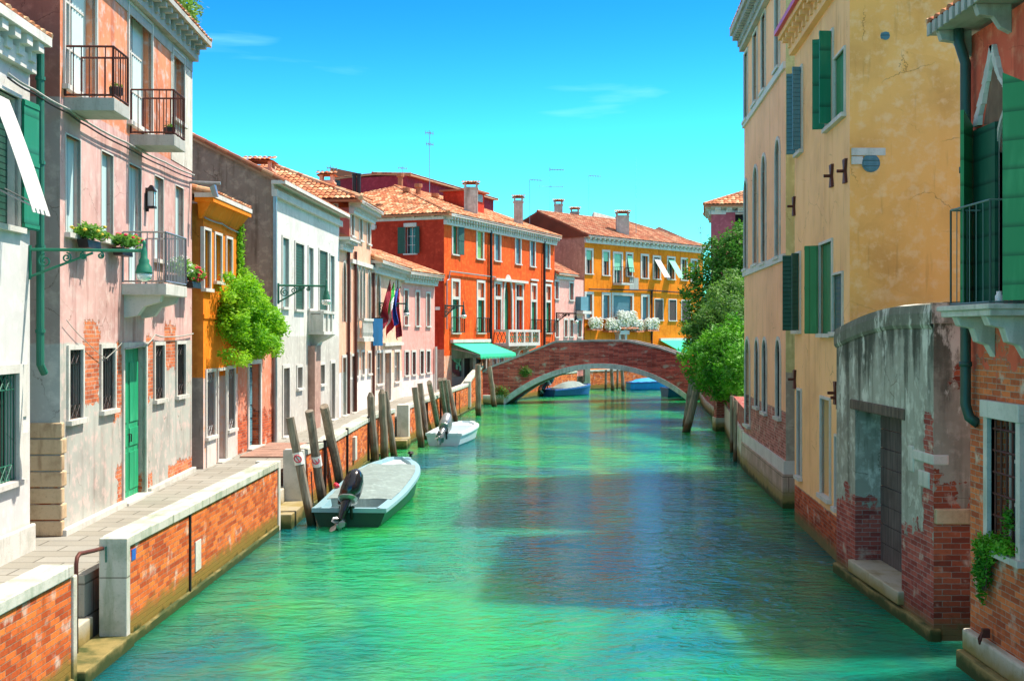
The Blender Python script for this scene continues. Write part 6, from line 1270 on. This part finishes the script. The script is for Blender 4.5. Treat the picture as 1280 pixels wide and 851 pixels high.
# ------------------------------------------------------------------ wall lamps
def spiral(c, ux, uz, r0, turns, n=26, a0=0, flip=1):
    return [c+ux*(r0*(1-i/n*.85)*math.cos(a0+flip*turns*2*math.pi*i/n))+uz*(r0*(1-i/n*.85)*math.sin(a0+flip*turns*2*math.pi*i/n)) for i in range(n+1)]
def lamp(label, o, dirv, Lg, s=1.0, mat='green_iron', th=.022):
    t_ = thing('street_lamp', label, 'street lamp', o, 'bracket lamps on the house walls'); o = Vector(o); ux = Vector(dirv).normalized(); uz = Vector((0,0,1)); k = MB()
    k.tube([o+uz*.02, o+ux*Lg], th, 8); k.tube([o+uz*.08-uz*.0, o-uz*.42*s], th, 8)
    k.tube([o-uz*.38*s, o+ux*.22*Lg-uz*.24*s, o+ux*.55*Lg-uz*.03*s], th*.8, 8)
    for (cx_, cz_, r, f, a0) in ((.13,-.15,.105,1,math.pi/2),(.32,-.10,.075,-1,math.pi/2),(.47,-.075,.055,1,math.pi/2),(.62,-.07,.05,-1,math.pi/2)): k.tube(spiral(o+ux*(cx_*Lg)+uz*cz_*s, ux, uz, r*s, 1.6, a0=a0, flip=f), th*.55, 6)
    k.build('bracket', M[mat], t_, smooth=False); e = o+ux*Lg; l = MB(); l.lathe(e, [(.012,.16*s),(.03,.12*s),(.018,.09*s),(.03,.03*s),(.045,-.02*s),(.045,-.10*s),(.075,-.14*s),(.07,-.18*s),(.10,-.23*s),(.115,-.31*s),(.12,-.33*s)], 14)
    lo = l.build('lamp_shade', M[mat], t_, smooth=True); MB().lathe(e, [(.105*s,-.325*s),(.115*s,-.36*s),(.10*s,-.42*s),(.03*s,-.45*s)], 14).build('globe', M['lampglass'], t_, smooth=True); return t_
lamp('green scrolled lamp on a long arm at the white house nearest the camera', (-6.77,16.86,5.15), (1,0,0), 1.60, .95)
lamp('green scrolled lamp on the white house with dark louvred shutters', (-6.60,33.9,5.32), (1,.02,0), 1.35, 1.2, 'pipe_green', .03)
lamp('dark scrolled lamp beside the flags with a green lantern', (-5.68,51.4,5.25), (1,.1,0), 1.15, 1.2, 'pipe', .035)
lamp('dark scrolled lamp on the corner of the red orange house', (-3.62,64.95,5.45), (1,-.3,0), 1.05, 1.5, 'pipe', .04)
lamp('dark scrolled lamp arm on the small pink house behind the bridge', (3.0,80.9,5.3), (1,-.3,0), 1.35, 1.5, 'iron', .045)
tt = thing('floodlight', 'grey floodlight on a horizontal arm at the far corner of the tall pink house', 'lamp', (-7.02,26.4,7.3)); MB().tube([(-7.1,26.3,7.3),(-6.4,26.35,7.28)], .035, 8).build('arm', M['steel'], tt); MB().hexa([(-6.55,26.3,6.98),(-6.45,26.3,6.98),(-6.45,26.4,6.98),(-6.55,26.4,6.98)],[(-6.62,26.25,7.18),(-6.52,26.25,7.25),(-6.52,26.45,7.25),(-6.62,26.45,7.18)]).build('lamp_head', M['steel'], tt)

# ------------------------------------------------------------------ flags and banner
def flag(label, base, tip, hang, cols_, w=.9, top=.25, stripes='t', ph=0):
    mv = lambda p: (p[0]*(p[1]-1.1)/p[1], p[1]-1.1, p[2]); base, tip = Vector(mv(base)), Vector(mv(tip)); t_ = thing('flag', label, 'flag', base, 'flags on the peach house'); MB().tube([base, tip], .022, 6).build('flagpole', M['rust'], t_)
    m_ = MB(); G, K = 12, 8; vs = []
    for i in range(G+1):
        for j in range(K+1):
            s_, t = j/K, i/G; p = tip.lerp(base, s_*top+.02); q = p+Vector((.10*math.sin(t*5+s_*6+ph)*t, .16*math.sin(s_*9+t*4+ph), -hang*t*(1-.25*s_))); q = q.lerp(Vector((p.x+ (tip.x-p.x)*.3, p.y, q.z)), .25*t); vs.append(q)
    for i in range(G):
        for j in range(K): m_.cur = int((i/G if stripes == 't' else j/K)*len(cols_)); m_.add([vs[i*(K+1)+j],vs[i*(K+1)+j+1],vs[(i+1)*(K+1)+j+1],vs[(i+1)*(K+1)+j]], [(0,1,2,3)])
    o = m_.build('cloth', None, t_, smooth=True, mats=cols_); b = o.modifiers.new('thickness','SOLIDIFY'); b.thickness = .012; return t_
fm = {n: flat(n+' flag cloth', c, .9, var=.12) for n, c in dict(crimson=(.32,.02,.04), green=(.05,.5,.08), white=(.85,.85,.85), red=(.7,.03,.04), blue=(.03,.08,.45), pink=(.72,.12,.18)).items()}
flag('dark crimson flag, leftmost of the four on the peach house', (-5.70,51.0,4.35), (-5.17,51.0,6.22), 1.2, [fm['crimson']], top=.75)
flag('green white and red striped flag on the peach house', (-5.66,52.0,4.2), (-5.06,51.4,6.12), 1.65, [fm['green'],fm['white'],fm['red']], top=.55, ph=1)
flag('deep blue flag half hidden behind the striped flag', (-5.6,52.6,4.2), (-4.98,52.2,5.95), 1.45, [fm['blue']], top=.45, ph=2)
flag('red and pink flag hanging limply at the right of the flags', (-5.5,53.4,4.2), (-4.93,53.0,6.0), 2.1, [fm['pink'],fm['pink'],fm['red'],fm['crimson']], top=.4, ph=3)
bn = thing('banner', 'plain bright blue vertical banner beside the stone balcony', 'banner', (-5.75,50.0,3.4)); x0,x1 = W3(466.5,49.6).x, W3(478.5,49.6).x; m_ = MB(); 
for i in range(8): a, b = x0+(x1-x0)*i/8, x0+(x1-x0)*(i+1)/8; m_.hexa([(a,49.56+.02*math.sin(i),ZZ(432,49.6)),(b,49.56+.02*math.sin(i+1),ZZ(432,49.6)),(b,49.575+.02*math.sin(i+1),ZZ(432,49.6)),(a,49.575+.02*math.sin(i),ZZ(432,49.6))],[(a,49.56,ZZ(398,49.6)),(b,49.56,ZZ(398,49.6)),(b,49.575,ZZ(398,49.6)),(a,49.575,ZZ(398,49.6))])
m_.build('cloth', flat('sky blue banner cloth', (.05,.33,.75), .8, var=.05), bn); MB().tube([(x0-.15,49.57,ZZ(397.5,49.6)),(x1+.05,49.57,ZZ(397.5,49.6))], .025, 6).build('banner_rod', M['iron'], bn)

# ------------------------------------------------------------------ cables and antennas
def cable(label, pts, r=.014, mat='iron'):
    P_ = []
    for a, b in zip(pts, pts[1:]):
        for i in range(6): q = Vector(a).lerp(Vector(b), i/6); P_.append(q-Vector((0,0,.018*math.sin(math.pi*i/6))))
    P_.append(Vector(pts[-1])); tag(MB().tube(P_, r, 6).build('cable', M[mat]), label, 'cable', 'cables along the facades')
def on(F, px, py, n=.1): return F.P(F.u(px), F.z(px,py), n)
cable('upper strand of the cables sagging across the tall pink house', [on(F0,0,92),on(F0,33,112),on(F1,78,137),on(F1,100,152),on(F1,150,178),on(F1,200,203),on(F1,237,219)], .018, 'grey')
cable('lower strand of the cables sagging across the tall pink house', [on(F0,0,97),on(F0,33,117),on(F1,78,142),on(F1,100,157),on(F1,150,184),on(F1,200,209),on(F1,237,224)], .014)
cable('pale cable over the green door of the tall pink house', [on(F1,152,436,.06),on(F1,180,430,.06),on(F1,190,418,.06),on(F1,205,421,.06),on(F1,238,417,.06)], .014, 'grey')
cable('thin cable draped over the two barred windows left of the green door', [on(F1,78,400,.06),on(F1,103,427,.06),on(F1,128,448,.06),on(F1,152,424,.06)], .006, 'grey')
cable('cable bundle under the eaves of the ochre house', [on(F2,253,272,.05),on(F2,275,280,.05),on(F2,296,291,.05)], .02, 'steel')
cable('cable along the dentil cornice of the strawberry pink house', [on(F7,503,346,.06),on(F7,520,350,.06),on(F7,541,353.5,.06)], .02)
def antenna(label, px, pyb, pyt, Y, arms=()):
    t_ = thing('antenna', label, 'antenna', W3(px,Y,ZZ(pyb,Y)), 'rooftop antennas'); a, b = W3(px,Y,ZZ(pyb,Y)-1.2), W3(px,Y,ZZ(pyt,Y)); MB().tube([a,b], .022, 5).build('mast', M['steel'], t_); m_ = MB()
    for (py, p0, p1, nt) in arms:
        z = ZZ(py,Y); x0, x1 = W3(p0,Y).x, W3(p1,Y).x; m_.tube([(x0,Y,z),(x1,Y+.3,z)], .025, 5)
        for i in range(nt): q = i/max(1,nt-1); x = x0+(x1-x0)*q; y = Y+.3*q; m_.tube([(x,y-.35,z),(x,y+.35,z)], .012, 4); m_.tube([(x,y,z-.14),(x,y,z+.14)], .012, 4)
    if arms: m_.build('aerial', M['steel'], t_)
    return t_
antenna('tall antenna behind the salmon house with two short aerials', 537, 232, 163, 78, ((166,532,541,4),(180,533,541,4)))
antenna('antenna with one long horizontal aerial to the right, left of the taller mast', 662, 268, 225, 88, ((225,662,678,9),))
antenna('tallest antenna with a crossed aerial on top and a long rod below', 687.5, 272, 209, 92, ((212,687,705,10),(233,674,704,3)))
antenna('thin antenna right of the twin chimneys', 736, 275, 219, 96, ((220,736,751,8),))
antenna('single whip antenna above the big chimney of the yellow house', 795, 272, 197, 92)
antenna('small dark antenna at the far right end of the yellow house roof', 876, 312, 281, 100, ((285,873,879,3),(291,874,878,3)))
antenna('small antenna on the salmon house chimney', 413, 222, 207, 60, ((210,409,420,4),))
antenna('antenna above the dark gabled building', 503, 222, 208, 84, ((210,498,508,4),))
